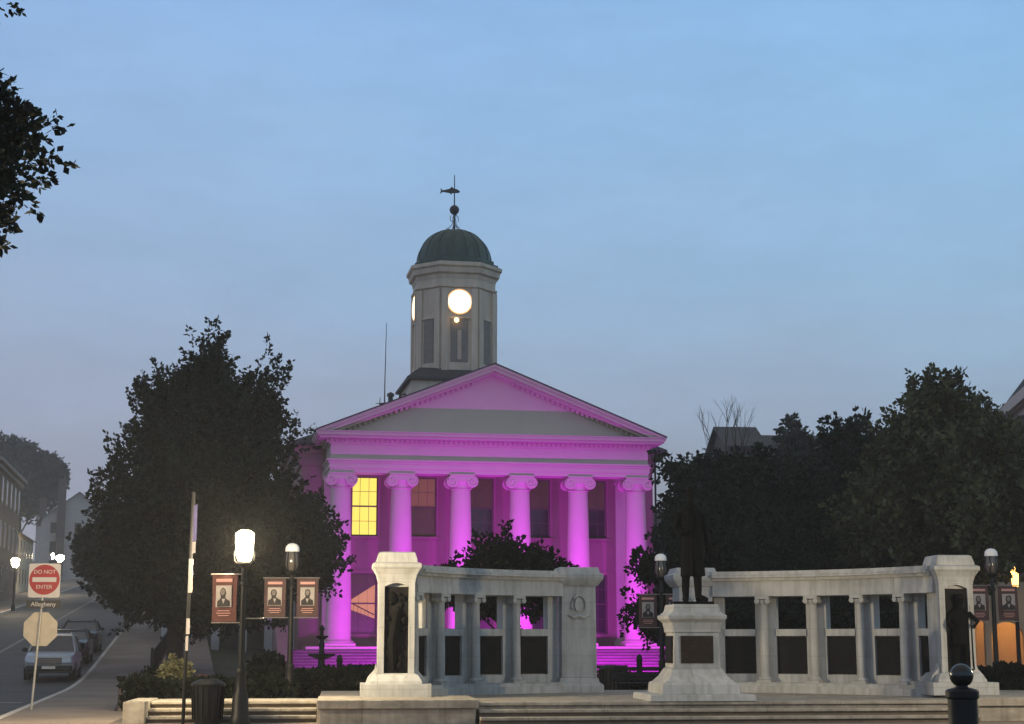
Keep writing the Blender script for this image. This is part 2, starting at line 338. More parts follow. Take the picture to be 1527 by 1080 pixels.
LITO = mat('lit_window_orange', (.1, .07, .05), .6, .2, 1.5, emit=.55, ecol=(1, .42, .16))
DIMO = mat('dim_window', (.08, .05, .04), .5, .25, 1.2, emit=.13, ecol=(1, .38, .18))
DIMO2 = mat('faint_window', (.05, .04, .03), .4, .25, 1.2, emit=.025, ecol=(1, .45, .22))
def window(x, z0, z1, upper, lower, label=None):
    fr = MB(); t = .07; yb, yf = Y0+.10, Y0+.22
    fr.box(x-ww, x-ww+t, yb, yf, z0, z1); fr.box(x+ww-t, x+ww, yb, yf, z0, z1); fr.box(x-ww+t, x+ww-t, yb, yf, z1-t, z1); fr.box(x-ww+t, x+ww-t, yb, yf, z0, z0+t)
    zm = (z0+z1)/2; fr.box(x-ww+t, x+ww-t, yb, yf, zm-.04, zm+.04)
    for k in (-1, 1): fr.box(x+k*.24-.012, x+k*.24+.012, yb+.05, yf-.02, z0+t, z1-t)
    for q in (.25, .75): fr.box(x-ww+t, x+ww-t, yb+.05, yf-.02, z0+(z1-z0)*q-.012, z0+(z1-z0)*q+.012)
    f = fr.build('window', FRAMEM, ch)
    if label: f['label'] = label
    MB().box(x-ww+.02, x+ww-.02, Y0+.17, Y0+.19, zm, z1-.03).build('upper_pane', upper, f)
    MB().box(x-ww+.02, x+ww-.02, Y0+.17, Y0+.19, z0+.03, zm).build('lower_pane', lower, f)
    cs = MB(); cs.box(x-ww-.16, x-ww, Y0-.06, Y0+.05, z0-.02, z1+.18); cs.box(x+ww, x+ww+.16, Y0-.06, Y0+.05, z0-.02, z1+.18); cs.box(x-ww, x+ww, Y0-.06, Y0+.05, z1, z1+.18); cs.build('casing', WALLP, f)
    MB().box(x-ww-.22, x+ww+.22, Y0-.14, Y0+.05, z0-.14, z0-.021).build('sill', WALLP, f)
    return f
ups = [(LITY, LITY, 'brightly lit yellow window'), (DIMO, DIMO2, 'dim orange window'), (DIMO2, DARKW, None), (DIMO2, DARKW, None), (DIMO2, DARKW, None)]
for x, (a, b, lb) in zip(wx, ups): window(x, U0, U1, a, b, lb)
for i, x in enumerate(wx):
    if i == 0:
        f = window(x, L0, L1, DIMO2, DIMO2, 'window with a warm lit staircase inside')
        MB().prism_y([(x-.62, 3.2), (x+.64, 2.75), (x+.64, 3.7), (x+.64, 4.55), (x-.62, 3.75)], Y0+.150, Y0+.165).build('lit_stairwell', LITO, f)
        g = MB(); g.tube([(x-.6, Y0+.14, 3.55), (x+.62, Y0+.14, 2.95)], .03, 5); 
        for k in range(6): g.box(x-.5+k*.2, x-.48+k*.2, Y0+.135, Y0+.149, 2.9, 3.5-.1*k)
        g.build('stair_rail', FRAMEM, f)
    elif i == 2:
        d = MB(); d.box(x-ww, x+ww, Y0+.1, Y0+.18, 1.29, L1-.6); 
        o = d.build('door', FRAMEM, ch); p = MB()
        for sx_ in (-.36, .36):
            for zz in (1.6, 2.9): p.box(x+sx_-.26, x+sx_+.26, Y0+.07, Y0+.099, zz, zz+1.1)
        p.build('door_panel', FRAMEM, o); MB().box(x-ww, x+ww, Y0+.12, Y0+.16, L1-.6, L1).build('transom', DARKW, o)
    else: window(x, L0, L1, DARKW, DARKW)
# corner downpipe on the right of the main block
MB().tube([(BW+.12, 3.05, 0), (BW+.12, 3.05, 11.5)], .06, 6).build('downpipe', IRON, ch)
# tower
TC = 13.85
def octo(h, ch_, z): return [(x, TC+y, z) for x, y in ((-h, -ch_), (-ch_, -h), (ch_, -h), (h, -ch_), (h, ch_), (ch_, h), (-ch_, h), (-h, ch_))]
def oct_loft(prof): 
    mb = MB(); mb.loft([octo(h, h*.47, z) for h, z in prof]); return mb
tw = oct_loft([(2.42, 17.0), (2.42, 22.85), (2.55, 22.9), (2.55, 23.02), (2.44, 23.06), (2.44, 23.6)]).build('tower', TOWERP, ch)
MB().frus((0, TC), [(3.1, 3.1, 14.2), (2.95, 2.95, 17.0)]).build('tower_base', TOWERP, tw)
mb = MB(); mb.frus((0, TC), [(3.25, 3.25, 17.0), (3.25, 3.25, 17.15), (2.4, 2.4, 17.85)]); mb.build('tower_skirt_roof', SLATE, tw)
oct_loft([(2.46, 23.45), (2.52, 23.7), (2.68, 23.8), (2.72, 24.1), (2.84, 24.2), (2.84, 24.40), (2.55, 24.5)]).build('tower_cornice', TOWERP, tw)
dm = oct_loft([(2.60, 24.44), (2.60, 24.60), (2.36, 24.64), (2.34, 24.9)]); 
dm.loft([[(r*math.cos(2*math.pi*j/32), TC+r*math.sin(2*math.pi*j/32), z) for j in range(32)] for r, z in [(2.32*math.cos(t)**.92+.02, 24.85+2.2*math.sin(t)) for t in np.linspace(0, 1.5, 12)]])
for j in range(16):
    a = 2*math.pi*(j+.5)/16; dm.tube([((2.34*math.cos(t)**.92+.02)*math.cos(a), TC+(2.34*math.cos(t)**.92+.02)*math.sin(a), 24.85+2.22*math.sin(t)) for t in np.linspace(0, 1.5, 9)], .03, 4)
dm.build('dome', DOMEM, tw, smooth=True)
# recessed panels of the tower: pilaster strips on each face corner and louvred panels
tp = MB()
hb = 2.42; cb = hb*.47
corners = [(-hb, -cb), (-cb, -hb), (cb, -hb), (hb, -cb), (hb, cb), (cb, hb), (-cb, hb), (-hb, cb)]
LOUV = mat('louvre_grey', (.22, .205, .19), .7, .2, 1.5, aniso=(1, 1, 8))
for k in range(8):
    p, q = Vector(corners[k]), Vector(corners[(k+1) % 8]); d = (q-p); ln = d.length; d = d.normalized(); n = Vector((d.y, -d.x))
    if n.dot((p+q)/2) < 0: n = -n
    def slab(mb, u0, u1, z0, z1, t0, t1):
        a, b = p+d*u0, p+d*u1
        r = [(a.x+n.x*t0, TC+a.y+n.y*t0), (b.x+n.x*t0, TC+b.y+n.y*t0), (b.x+n.x*t1, TC+b.y+n.y*t1), (a.x+n.x*t1, TC+a.y+n.y*t1)]
        mb.prism_z(r, z0, z1)
    slab(tp, .02, .42, 17.6, 22.8, .004, .14); slab(tp, ln-.42, ln-.02, 17.6, 22.8, .004, .14)
    slab(tp, .44, ln-.44, 20.95, 21.07, .004, .10); slab(tp, .44, ln-.44, 17.6, 18.2, .004, .10)
    if k in (0, 1, 2):
        lv = MB(); q_ = .6 if k == 1 else .55; slab(lv, q_, ln-q_, 18.25, 20.9, .01, .05); lv.build('louvre', LOUV, tw)
tp.build('tower_pilasters', TOWERP, tw)
CLOCK = mat('lit_clock_glass', (1, .9, .7), .4, 0, 1, emit=2.2, ecol=(1, .80, .50))
def clock(rot):
    M = Matrix.Translation((0, TC, 0)) @ Matrix.Rotation(rot, 4, 'Z')
    zc = 21.98; r = .70
    def disc(mb, r0, r1, y0, y1, n=28):
        a = [[(r0*math.cos(2*math.pi*j/n), y0, zc+r0*math.sin(2*math.pi*j/n)) for j in range(n)], [(r1*math.cos(2*math.pi*j/n), y1, zc+r1*math.sin(2*math.pi*j/n)) for j in range(n)]]
        mb.loft([[tuple(M @ Vector(v)) for v in g] for g in a])
    a = MB(); disc(a, .86, .80, -2.43, -2.50); fr = a.build('clock_frame', TOWERP, tw, smooth=True)
    r2 = MB(); disc(r2, .80, .73, -2.502, -2.508); r2.build('clock_halo_ring', mat('clock_halo_glow', (.9, .6, .3), .5, 0, 1, emit=.75, ecol=(1, .50, .20)), tw)  # added glowing ring that stands for the orange halo round the dial
    b = MB(); disc(b, .71, .71, -2.51, -2.52); b.build('clock_face', CLOCK, tw)
clock(0); clock(-math.pi/2)
MB().ball((-.22, TC-2.75, 20.78), .15, 10, 6).build('lamp', mat('tower_lamp', (1, .8, .5), .5, 0, 1, emit=4.5, ecol=(1, .6, .25)), tw)
MB().box(-.12, .12, TC-2.52, TC-2.47, 18.4, 20.2).build('tower_slot_window', mat('slot_tan', (.5, .4, .33), .5, .1, 2), tw)  # narrow strip in an even warm tan
# weathervane
wv = thing('weathervane', 'fish shaped weathervane on a ball finial above the clock tower dome', 'weathervane', CO+Vector((-math.sin(TH)*TC, math.cos(TH)*TC, 27.0)), 0)
IR2 = mat('vane_metal', (.035, .038, .042), .5, .2, 4)
MB().tube([(0, 0, 0), (0, 0, 1.4), (0, 0, 3.7)], [.09, .05, .028], 6).build('rod', IR2, wv)
MB().ball((0, 0, 1.42), .31).build('ball', IR2, wv, smooth=True)
s_ = MB()
for k in range(4):
    a = k*math.pi/2+.4; c, s2 = math.cos(a), math.sin(a)
    s_.tube([(c*r, s2*r, z) for r, z in ((.1, 1.15), (.27, .95), (.28, .72), (.1, .62), (.16, .42), (.36, .22), (.55, .05), (.50, .22))], .025, 5)
s_.build('scroll_bracket', IR2, wv)
fo = [(.36, 2.62), (.2, 2.75), (-.05, 2.83), (-.2, 2.94), (-.28, 2.81), (-.55, 2.74), (-.75, 2.70), (-.90, 2.86), (-.86, 2.66), (-.93, 2.47), (-.75, 2.60), (-.5, 2.56), (-.3, 2.52), (-.22, 2.42), (-.14, 2.52), (.12, 2.52), (.28, 2.54)]
MB().prism_y(fo, -.05, .05).build('fish', IR2, wv, bevel=.02)
an = thing('roof_antenna', 'thin whip antenna mast beside the roof slope left of the tower', 'antenna', CO+Vector((-6.1, 5.5, 13.5)))
MB().tube([(0, 0, 0), (0, 0, 2.6), (.05, 0, 6.0)], [.05, .03, .016], 5).build('mast', IRON, an)
a_ = MB(); a_.tube([(-.5, 0, 1.35), (.5, 0, 1.45)], .02, 4); a_.tube([(-.3, 0, 1.1), (-.25, 0, 1.7)], .02, 4); a_.tube([(.3, 0, 1.1), (.4, 0, 1.8)], .02, 4); a_.box(-.12, .12, -.1, .1, .1, .5); a_.build('aerial', IRON, an)
rv = thing('roof_vent', 'dark bundle of pipes and vents on the courthouse roof edge', 'vent', CO+Vector((-5.6, 6.0, 13.3)))
v_ = MB(); v_.box(-.8, .6, -.4, .4, 0, 1.6); v_.lathe([(.14, 1.55), (.14, 2.05), (.22, 2.05), (.2, 2.2), (.02, 2.3)], 10, (-.2, 0)); v_.tube([(.3, 0, 1.5), (.35, 0, 2.1), (.62, 0, 2.2), (.66, 0, 2.0)], .09, 6); v_.build('vent_box', SLATE, rv)
# purple floodlights on the ground in front of the steps
FL0 = None
for i, a in enumerate(cxs):
    pos = CO+Vector((math.cos(TH)*a+math.sin(TH)*8.6, math.sin(TH)*a-math.cos(TH)*8.6, 0))
    if FL0 is None:
        fl = thing('floodlight', 'small ground floodlight throwing purple light up the courthouse columns', 'floodlight', pos, TH, 'purple floodlights before the courthouse steps'); FL0 = fl
        h = MB(); h.prism_x([(-.12, .12), (.06, .05), (.16, .25), (-.06, .36)], -.22, .22); h.build('housing', IRON, fl)
        MB().box(-.03, .03, -.03, .03, 0, .15).build('stem', IRON, fl)
    else:
        fl = copy_tree(FL0); fl.location = pos
    ld = bpy.data.lights.new('flood_beam', 'SPOT'); ld.energy = FLOOD_W; ld.color = FLOOD_COL; ld.spot_size = R_(118); ld.spot_blend = 1.0; ld.shadow_soft_size = .12
    lo = bpy.data.objects.new('flood_beam', ld); link(lo, fl); lo.location = (0, .05, .5); lo.rotation_euler = (R_(90+20), 0, 0)
# ------------------------------------------------------------------ memorial
MO = Vector((3.15, 36.7, 0)); MT = R_(6); RR = 6.55; BC = -4.14; P0 = 17.1; DE = 11.0; PZ = .40
def mw(a, b, z=0): return Vector((MO.x+a*math.cos(MT)-b*math.sin(MT), MO.y+a*math.sin(MT)+b*math.cos(MT), z))
ms = thing('stone_steps', 'pale stone platform with low steps and end blocks under the memorial', 'steps', MO, MT)
SB = -4.55
tp_ = MB(); tp_.box(-7.4, 9.6, SB+.66, 3.6, -.05, PZ-.07); tp_.box(-7.4, 9.6, SB+.59, 3.6, PZ-.068, PZ); tp_.build('platform', MARBLE2, ms, bevel=.015)
RISER_SHADE = mat('riser_shade_stone', (.16, .125, .09), .85, .25, 3, bump=.2)  # risers coloured dark to stand for the shade under the treads
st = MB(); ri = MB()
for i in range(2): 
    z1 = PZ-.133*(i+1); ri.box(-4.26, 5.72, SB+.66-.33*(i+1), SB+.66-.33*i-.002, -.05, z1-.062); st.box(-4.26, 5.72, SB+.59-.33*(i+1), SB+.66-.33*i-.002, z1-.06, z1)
st.build('tread', MARBLE2, ms, bevel=.012); ri.build('riser', RISER_SHADE, ms)
for (a0, a1) in ((-7.4, -4.28), (5.74, 9.4)):
    b = MB(); b.box(a0+.05, a1-.05, SB+.22, SB+.655, -.05, .30); e = b.build('end_block', MARBLE2, ms, bevel=.015)
    MB().box(a0, a1, SB+.14, SB+2.6, .30, .465).build('block_cap', MARBLE2, e, bevel=.015)
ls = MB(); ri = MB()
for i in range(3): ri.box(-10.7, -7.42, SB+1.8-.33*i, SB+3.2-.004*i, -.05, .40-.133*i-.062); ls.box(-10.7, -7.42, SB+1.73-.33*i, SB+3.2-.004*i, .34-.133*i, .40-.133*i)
ls.build('side_tread', MARBLE2, ms, bevel=.012); ri.build('side_riser', RISER_SHADE, ms)
MB().box(-11.15, -10.72, SB+.95, SB+3.2, -.05, .42).build('low_end_wall', MARBLE2, ms, bevel=.02)
def pol(r, ph, z): return (r*math.sin(ph), BC+r*math.cos(ph), z)
def arc(mb, r0, r1, z0, z1, f0, f1, n=None):
    n = n or max(1, int(abs(f1-f0)/2.2)); rings = []
    for k in range(n+1):
        t = R_(f0+(f1-f0)*k/n); rings.append([pol(r0, t, z0), pol(r1, t, z0), pol(r1, t, z1), pol(r0, t, z1)])
    mb.loft(rings)
def figure_rings(mb, spec, n=14):
    mb.loft([[(cx+rx*math.cos(2*math.pi*j/n), cy_+ry*math.sin(2*math.pi*j/n), z) for j in range(n)] for cx, cy_, rx, ry, z in spec])
def soldier(parent, at, sc_=1.0):     # high-relief bronze soldier leaning out of the pier niche
    mb = MB()
    for sx_, fy in ((-.12, 0), (.13, -.06)):
        mb.tube([(sx_, fy, .04), (sx_, fy, .42), (sx_*.85, 0, .84)], [.06, .07, .10], 9); mb.loft([[(sx_-.05, fy+.08, 0), (sx_+.05, fy+.08, 0), (sx_+.05, fy+.08, .1), (sx_-.05, fy+.08, .1)], [(sx_-.05, fy-.18, 0), (sx_+.05, fy-.18, 0), (sx_+.05, fy-.18, .06), (sx_-.05, fy-.18, .06)]])
    figure_rings(mb, [(0, 0, .22, .16, .62), (0, 0, .20, .15, .85), (0, 0, .175, .13, 1.02), (0, 0, .20, .14, 1.22), (0, 0, .23, .14, 1.36), (0, 0, .15, .11, 1.44), (0, 0, .06, .06, 1.5), (0, 0, .055, .06, 1.54)])
    mb.ball((0, -.01, 1.64), .105, 12, 8, 1.15); mb.lathe([(.15, 1.68), (.11, 1.71), (.10, 1.79), (.03, 1.8)], 12, (0, -.02))
    mb.tube([(.22, 0, 1.36), (.40, -.10, 1.16), (.24, -.22, 1.02)], [.07, .058, .045], 8); mb.tube([(-.22, 0, 1.36), (-.30, -.08, 1.1), (-.16, -.22, .98)], [.07, .058, .045], 8)
    mb.tube([(.20, -.24, .05), (.18, -.22, 1.55)], [.03, .016], 6)
    mb.v = [(at[0]+x*sc_, at[1]+y*sc_, at[2]+z*sc_) for x, y, z in mb.v]
    o = mb.build('relief_figure', BRONZE, parent); md = o.modifiers.new('merge', 'REMESH'); md.mode = 'VOXEL'; md.voxel_size = .022; md.use_smooth_shade = True
    return o
def wing(sg, label):
    W = thing('memorial_colonnade', label, 'memorial', MO, MT, 'curved marble memorial wings')
    f = lambda k: sg*(P0+DE*(k if k < 3.9 or sg > 0 else 3.9+(k-3.9)*.12))
    a = MB(); arc(a, RR-.62, RR+.36, PZ-.02, PZ+.16, f(0), f(4.95)); arc(a, RR-.50, RR+.30, PZ+.16, PZ+.24, f(0), f(4.95)); a.build('plinth', MARBLE, W)
    a = MB()        # wall: jambs, dado, rail
    jw = 2.2
    for k in range(6):
        c = f(k); lo, hi = c-jw, c+jw
        if k == 0: lo, hi = (c, c+jw) if sg > 0 else (c-jw, c)
        if k == 5: continue
        arc(a, RR-.14, RR+.10, PZ+.24, 2.62, lo, hi, 3)
    for k in range(5):
        e0, e1 = sorted((f(k)+sg*jw, f(k+1)-sg*jw)); e0 += .001; e1 -= .001
        arc(a, RR-.135, RR+.095, PZ+.24, .82, e0, e1, 3); arc(a, RR-.17, RR+.13, 1.70, 1.86, e0, e1, 3); arc(a, RR-.02, RR+.09, .82, 1.70, e0, e1, 3)
    a.build('wall', MARBLE, W)
    for k in range(5):
        e0, e1 = sorted((f(k)+sg*(jw+.1), f(k+1)-sg*(jw+.1)))
        p = MB(); arc(p, RR-.085, RR-.021, .84, 1.68, e0, e1, 3); p.build('bronze_tablet', PLAQUE, W)
    a = MB(); arc(a, RR-.48, RR+.30, 2.62, 2.80, f(0), f(4.9)); arc(a, RR-.46, RR+.28, 2.80, 3.0, f(0), f(4.9)); a.build('frieze', MARBLE, W)
    a = MB(); arc(a, RR-.56, RR+.38, 2.98, 3.05, f(0), f(4.9)); arc(a, RR-.66, RR+.46, 3.05, 3.13, f(0), f(4.9)); arc(a, RR-.60, RR+.42, 3.13, 3.2, f(0), f(4.9)); a.build('cornice', MARBLE, W)
    for k in range(1, 5):
        t = R_(f(k)); x, y, _ = pol(RR-.33, t, 0)
        cc = MB(); cc.lathe([(.106, PZ+.36), (.106, 1.2), (.097, 1.9), (.086, 2.45)], 16); o = cc.build('column', MARBLE, W, smooth=True); o.location = (x, y, 0); o.rotation_euler = (0, 0, -t)
        bb = MB(); bb.box(-.165, .165, -.165, .165, PZ+.241, PZ+.29); bb.lathe([(.155, PZ+.29), (.165, PZ+.31), (.15, PZ+.335), (.125, PZ+.37)], 16); bb.build('column_base', MARBLE, o, smooth=True)
        kk = MB(); kk.lathe([(.097, 2.42), (.125, 2.47), (.13, 2.53)], 16)
        for s2 in (-1, 1):
            kk.prism_y([(s2*.125+.058*math.cos(2*math.pi*j/12), 2.50+.058*math.sin(2*math.pi*j/12)) for j in range(12)], -.15, .12)
        kk.box(-.165, .165, -.155, .13, 2.55, 2.618); kk.build('capital', MARBLE, o, smooth=True)
        # flat pilaster behind each column
    # inner pier
    t = R_(sg*12.6); x, y, _ = pol(RR-.12, t, 0)
    pm = MB(); pm.frus((x, y), [(.56, .52, PZ-.01), (.56, .52, PZ+.17), (.47, .45, PZ+.24), (.44, .42, PZ+.34)]); pm.frus((x, y), [(.415, .40, PZ+.34), (.40, .39, 2.98)]); pm.frus((x, y), [(.44, .43, 2.86), (.55, .52, 3.0), (.57, .54, 3.06), (.57, .54, 3.14), (.50, .48, 3.17), (.46, .44, 3.30)])
    ip = pm.build('inner_pier', MARBLE, W, bevel=.012)
    cr_ = MB(); yf = y-.405
    cr_.prism_y([(x+.10*math.cos(u)*1.0, 2.42+.16*math.sin(u)) for u in np.linspace(0, 2*math.pi, 15)[:-1]], yf-.035, yf+.02)
    cr_.tube([(x+.17*math.cos(u), yf-.01, 2.42+.22*math.sin(u)) for u in np.linspace(-.5, math.pi+.5, 14)], .028, 6)
    cr_.tube([(x-.25, yf-.01, 2.18), (x-.12, yf-.02, 2.13), (x, yf-.02, 2.17), (x+.12, yf-.02, 2.13), (x+.25, yf-.01, 2.18)], [.02, .04, .05, .04, .02], 6)
    cr_.build('carved_crest', MARBLE, ip, smooth=True)
    # outer pier with bronze relief
    x, y = (6.2 if sg > 0 else -5.82), -1.98
    pm = MB(); pz = .465
    pm.frus((x, y), [(.72, .72, pz-.01), (.72, .72, .72)]); pm.frus((x, y), [(.54, .54, .72), (.53, .53, .78), (.45, .45, .90), (.40, .40, .92)])
    # shaft as four jambs + core, leaving a recess front and sides
    for s2 in (-1, 1):
        for s3 in (-1, 1): pm.box(min(x+s2*.38, x+s2*.25), max(x+s2*.38, x+s2*.25), min(y+s3*.38, y+s3*.25), max(y+s3*.38, y+s3*.25), .92, 2.80)
    pm.box(x-.28, x+.28, y-.28, y+.28, .92, 2.80)
    # arched head over each recess
    n = 9; av = [(x-.25+.50*k/n, 2.70+.075*math.sin(math.pi*k/n)) for k in range(n+1)]
    pm.prism_y(av+[(x+.25, 2.80), (x-.25, 2.80)], y-.38, y-.285)
    pm.box(x-.25, x+.25, y-.38, y-.335, .92, .93)
    pm.frus((x, y), [(.39, .39, 2.80), (.39, .39, 2.84), (.42, .42, 2.95), (.48, .48, 3.06), (.51, .51, 3.09), (.51, .51, 3.17), (.45, .45, 3.20)]); pm.frus((x, y), [(.425, .425, 3.20), (.42, .42, 3.26), (.38, .38, 3.40), (.345, .345, 3.42)])
    op = pm.build('outer_pier', MARBLE, W, bevel=.012)
    pl = MB(); pl.box(x-.245, x+.245, y-.32, y-.282, .935, 2.698); 
    pm2 = MB(); pm2.box(min(x-sg*.285, x-sg*.375), max(x-sg*.285, x-sg*.375), y-.248, y+.248, .92, 2.80); pm2.build('inner_flank', MARBLE, op)
    for s2 in (sg,): pl.box(min(x+s2*.282, x+s2*.32), max(x+s2*.282, x+s2*.32), y-.245, y+.245, .935, 2.698)
    pl.build('bronze_panel', PLAQUE, op)
    if sg > 0: soldier(op, (x+.04, y-.40, .93), .92)
    else:
        rl = MB(); rng = random.Random(5)
        for k in range(26): rl.ball((x+rng.uniform(-.18, .18), y-.32, rng.uniform(1.0, 2.55)), rng.uniform(.03, .085), 8, 6, rng.uniform(1, 2.2))
        rl.tube([(x-.05, y-.33, 1.0), (x-.08, y-.36, 1.6), (x+.02, y-.36, 2.2)], [.07, .1, .06], 8)
        rl.build('relief_figure', BRONZE, op, smooth=True)
        # scroll foot beside the pier
    for s2 in (-1, 1):
        sf = MB(); sf.prism_y([(x+s2*.38, .92), (x+s2*.41, 1.12), (x+s2*.44, 1.0), (x+s2*.57, .86), (x+s2*.62, .72), (x+s2*.38, .72)], y-.28, y-.1); sf.build('scroll_foot', MARBLE, op)
    return W
wing(-1, 'curved marble colonnade with bronze tablets in front of the purple courthouse')
wing(1, 'curved marble colonnade with a bronze soldier on its pier in front of dark trees')
# pedestal and statue
PX, PY = 3.72, 33.75
pd = thing('statue_pedestal', 'white stone pedestal with dark plaques carrying a bronze statue', 'pedestal', (PX, PY, PZ), R_(6))
mb = MB(); mb.frus((0, 0), [(1.08, 1.0, 0), (1.06, .98, .13)]); mb.frus((0, 0), [(.80, .78, .13), (.78, .76, .33), (.74, .72, .36)]); mb.frus((0, 0), [(.72, .70, .36), (.60, .58, .48), (.52, .50, .62), (.50, .48, .64)]); mb.frus((0, 0), [(.48, .46, .64), (.46, .44, 1.36)])
mb.frus((0, 0), [(.49, .47, 1.36), (.49, .47, 1.42), (.52, .5, 1.56), (.60, .58, 1.63), (.61, .59, 1.70), (.57, .55, 1.72), (.50, .48, 1.78), (.46, .44, 1.93)])
mb.build('pedestal_body', MARBLE, pd, bevel=.01)
MB().box(-.335, .335, -.478, -.44, .74, 1.29).build('bronze_plaque', mat('brown_bronze', (.030, .019, .012), .6, .4, 4, spec=.2, bump=.5, bscale=40), pd)
MB().box(-.50, -.44, -.33, .33, .74, 1.29).build('bronze_plaque', PLAQUE, pd)
def bronze_man():
    mb = MB()
    for sx_, fx, fy in ((-.13, -.17, .02), (.12, .15, -.10)):
        mb.tube([(fx, fy, .08), (fx, fy+.02, .30), (fx*.95, fy*.6, .62), (sx_, 0, 1.15)], [.085, .105, .12, .16], 10)
    for fx, fy, tx, ty in ((-.17, .05, -.24, -.28), (.15, -.05, .36, -.30)):
        mb.tube([(fx, fy+.06, .075), (fx*.5+tx*.5, fy*.4+ty*.6, .065), (tx, ty, .045)], [.085, .085, .05], 8)
    figure_rings(mb, [(.04, .02, .35, .27, .58), (.03, .02, .33, .26, .80), (.01, .01, .30, .23, 1.12), (0, 0, .255, .19, 1.42), (0, 0, .29, .20, 1.70), (0, 0, .33, .20, 1.95), (0, 0, .30, .18, 2.06), (0, 0, .16, .13, 2.14), (0, -.01, .085, .09, 2.20), (0, -.01, .085, .09, 2.27)], 18)
    figure_rings(mb, [(0, -.02, .07, .09, 2.24), (0, -.03, .105, .13, 2.32), (0, -.02, .12, .145, 2.42), (0, -.01, .118, .14, 2.50), (0, 0, .085, .10, 2.575), (0, 0, .02, .03, 2.60)], 14)
    mb.tube([(0, -.155, 2.45), (0, -.19, 2.39), (0, -.16, 2.375)], [.015, .028, .02], 6)
    for s2 in (-1, 1): mb.ball((s2*.12, .01, 2.42), .035, 8, 6, 1.3)
    mb.tube([(.32, 0, 1.98), (.42, .03, 1.62), (.44, -.05, 1.28), (.43, -.09, 1.15)], [.105, .095, .07, .05], 9)
    for k in range(4): mb.tube([(.41+.018*(k-1.5), -.06-.02*k, 1.17), (.42, -.09-.02*k, 1.05+.01*abs(k-1.5))], .016, 5)
    mb.tube([(-.32, 0, 1.98), (-.43, .02, 1.62), (-.30, -.20, 1.52), (-.14, -.26, 1.58)], [.105, .095, .075, .05], 9)
    for k in range(4): mb.tube([(-.15, -.26, 1.55+.02*k), (-.06, -.28, 1.57+.02*k)], .016, 5)
    # lapels and coat skirts
    for s2 in (-1, 1): mb.tube([(s2*.05, -.17, 2.12), (s2*.12, -.21, 1.85), (s2*.03, -.23, 1.5), (s2*.04, -.26, 1.0), (s2*.06, -.27, .6)], .03, 5)
    o = mb.build('bronze_statue', BRONZE); md = o.modifiers.new('merge', 'REMESH'); md.mode = 'VOXEL'; md.voxel_size = .022; md.use_smooth_shade = True
    return o
bs = bronze_man(); bs.location = (PX+.02, PY, PZ+1.98); bs.rotation_euler = (0, 0, R_(6))
bs.scale = (.76, .82, .93)
tag(bs, 'bronze statue of a standing man in a long frock coat', 'statue')
plb = MB().box(PX-.40, PX+.42, PY-.40, PY+.38, PZ+1.929, PZ+1.985).build('statue_plinth', BRONZE, pd); plb.matrix_parent_inverse = (Matrix.Translation((PX, PY, PZ)) @ Matrix.Rotation(R_(6), 4, 'Z')).inverted()
# ------------------------------------------------------------------ lamp posts
def lamp_post(loc, label, lit, h=3.75, group='lamp posts round the square', rz=0):
    t = thing('lamp_post', label, 'street lamp', loc, rz, group)
    p = MB(); p.lathe([(.20, 0), (.20, .12), (.17, .16), (.155, .55), (.12, .62), (.095, .95), (.105, .98), (.105, 1.03), (.07, 1.08)], 12); p.build('base', IRON, t, smooth=True)
    p = MB(); p.lathe([(.068, 1.05), (.05, h-1.1), (.075, h-1.08), (.075, h-1.03), (.05, h-1.0), (.045, h-.72)], 12); p.build('pole', IRON, t, smooth=True)
    p = MB(); p.lathe([(.045, h-.75), (.12, h-.71), (.15, h-.67), (.14, h-.645)], 14); o = p.build('lantern_holder', IRON, t, smooth=True)
    if lit:
        for k in range(2):
            a = k*math.pi; p = MB(); p.tube([(math.cos(a)*r, math.sin(a)*r, h+z) for r, z in ((.13, -.68), (.19, -.62), (.205, -.52), (.195, -.42))], .014, 5); p.build('holder_arm', IRON, o)
        g = MB(); g.lathe([(.115, h-.62), (.150, h-.54), (.165, h-.40), (.178, h-.18), (.18, h-.08), (.10, h-.02)], 14); g.build('lamp_glass', LAMPG, t, smooth=True)
        c = MB(); c.lathe([(.10, h-.018), (.05, h+.02), (.02, h+.06)], 12); c.build('finial', IRON, t, smooth=True)
        bl = bpy.data.lights.new('bulb', 'POINT'); bl.energy = LAMP_W; bl.color = (1, .80, .50); bl.shadow_soft_size = .09
        bo_ = bpy.data.objects.new('bulb', bl); link(bo_, t); bo_.location = (0, 0, h-.3)
    else:
        g = MB(); g.lathe([(.10, h-.64), (.16, h-.52), (.15, h-.36), (.13, h-.20)], 14); gg = g.build('lamp_glass', UNLIT, t, smooth=True)
        for k in range(6):
            a = k*math.pi/3; p = MB(); p.tube([(math.cos(a)*r, math.sin(a)*r, h+z) for r, z in ((.145, -.645), (.178, -.52), (.165, -.36), (.15, -.20))], .012, 4); p.build('cage_bar', IRON, gg)
        c = MB(); c.lathe([(.165, h-.20), (.17, h-.16), (.155, h-.08), (.10, h-.02), (.02, h)], 16); c.build('cap', DOMEW, t, smooth=True)
        f = MB(); f.lathe([(.02, h-.002), (.025, h+.03), (.008, h+.09)], 8); f.build('finial', IRON, t, smooth=True)
    return t
BANRED = mat('banner_red', (.105, .038, .034), .8, .25, 3, bump=.2)
BANDK = mat('banner_faded', (.075, .042, .042), .8, .3, 3)
PALE = mat('banner_photo_pale', (.38, .34, .32), .8, .15, 5)
FACEM = mat('banner_photo_mid', (.20, .17, .155), .8, .35, 14); DARKP = mat('banner_photo_dark', (.035, .03, .03), .8, .3, 9)
PINKT = mat('banner_lines', (.55, .30, .27), .8, .1, 5)
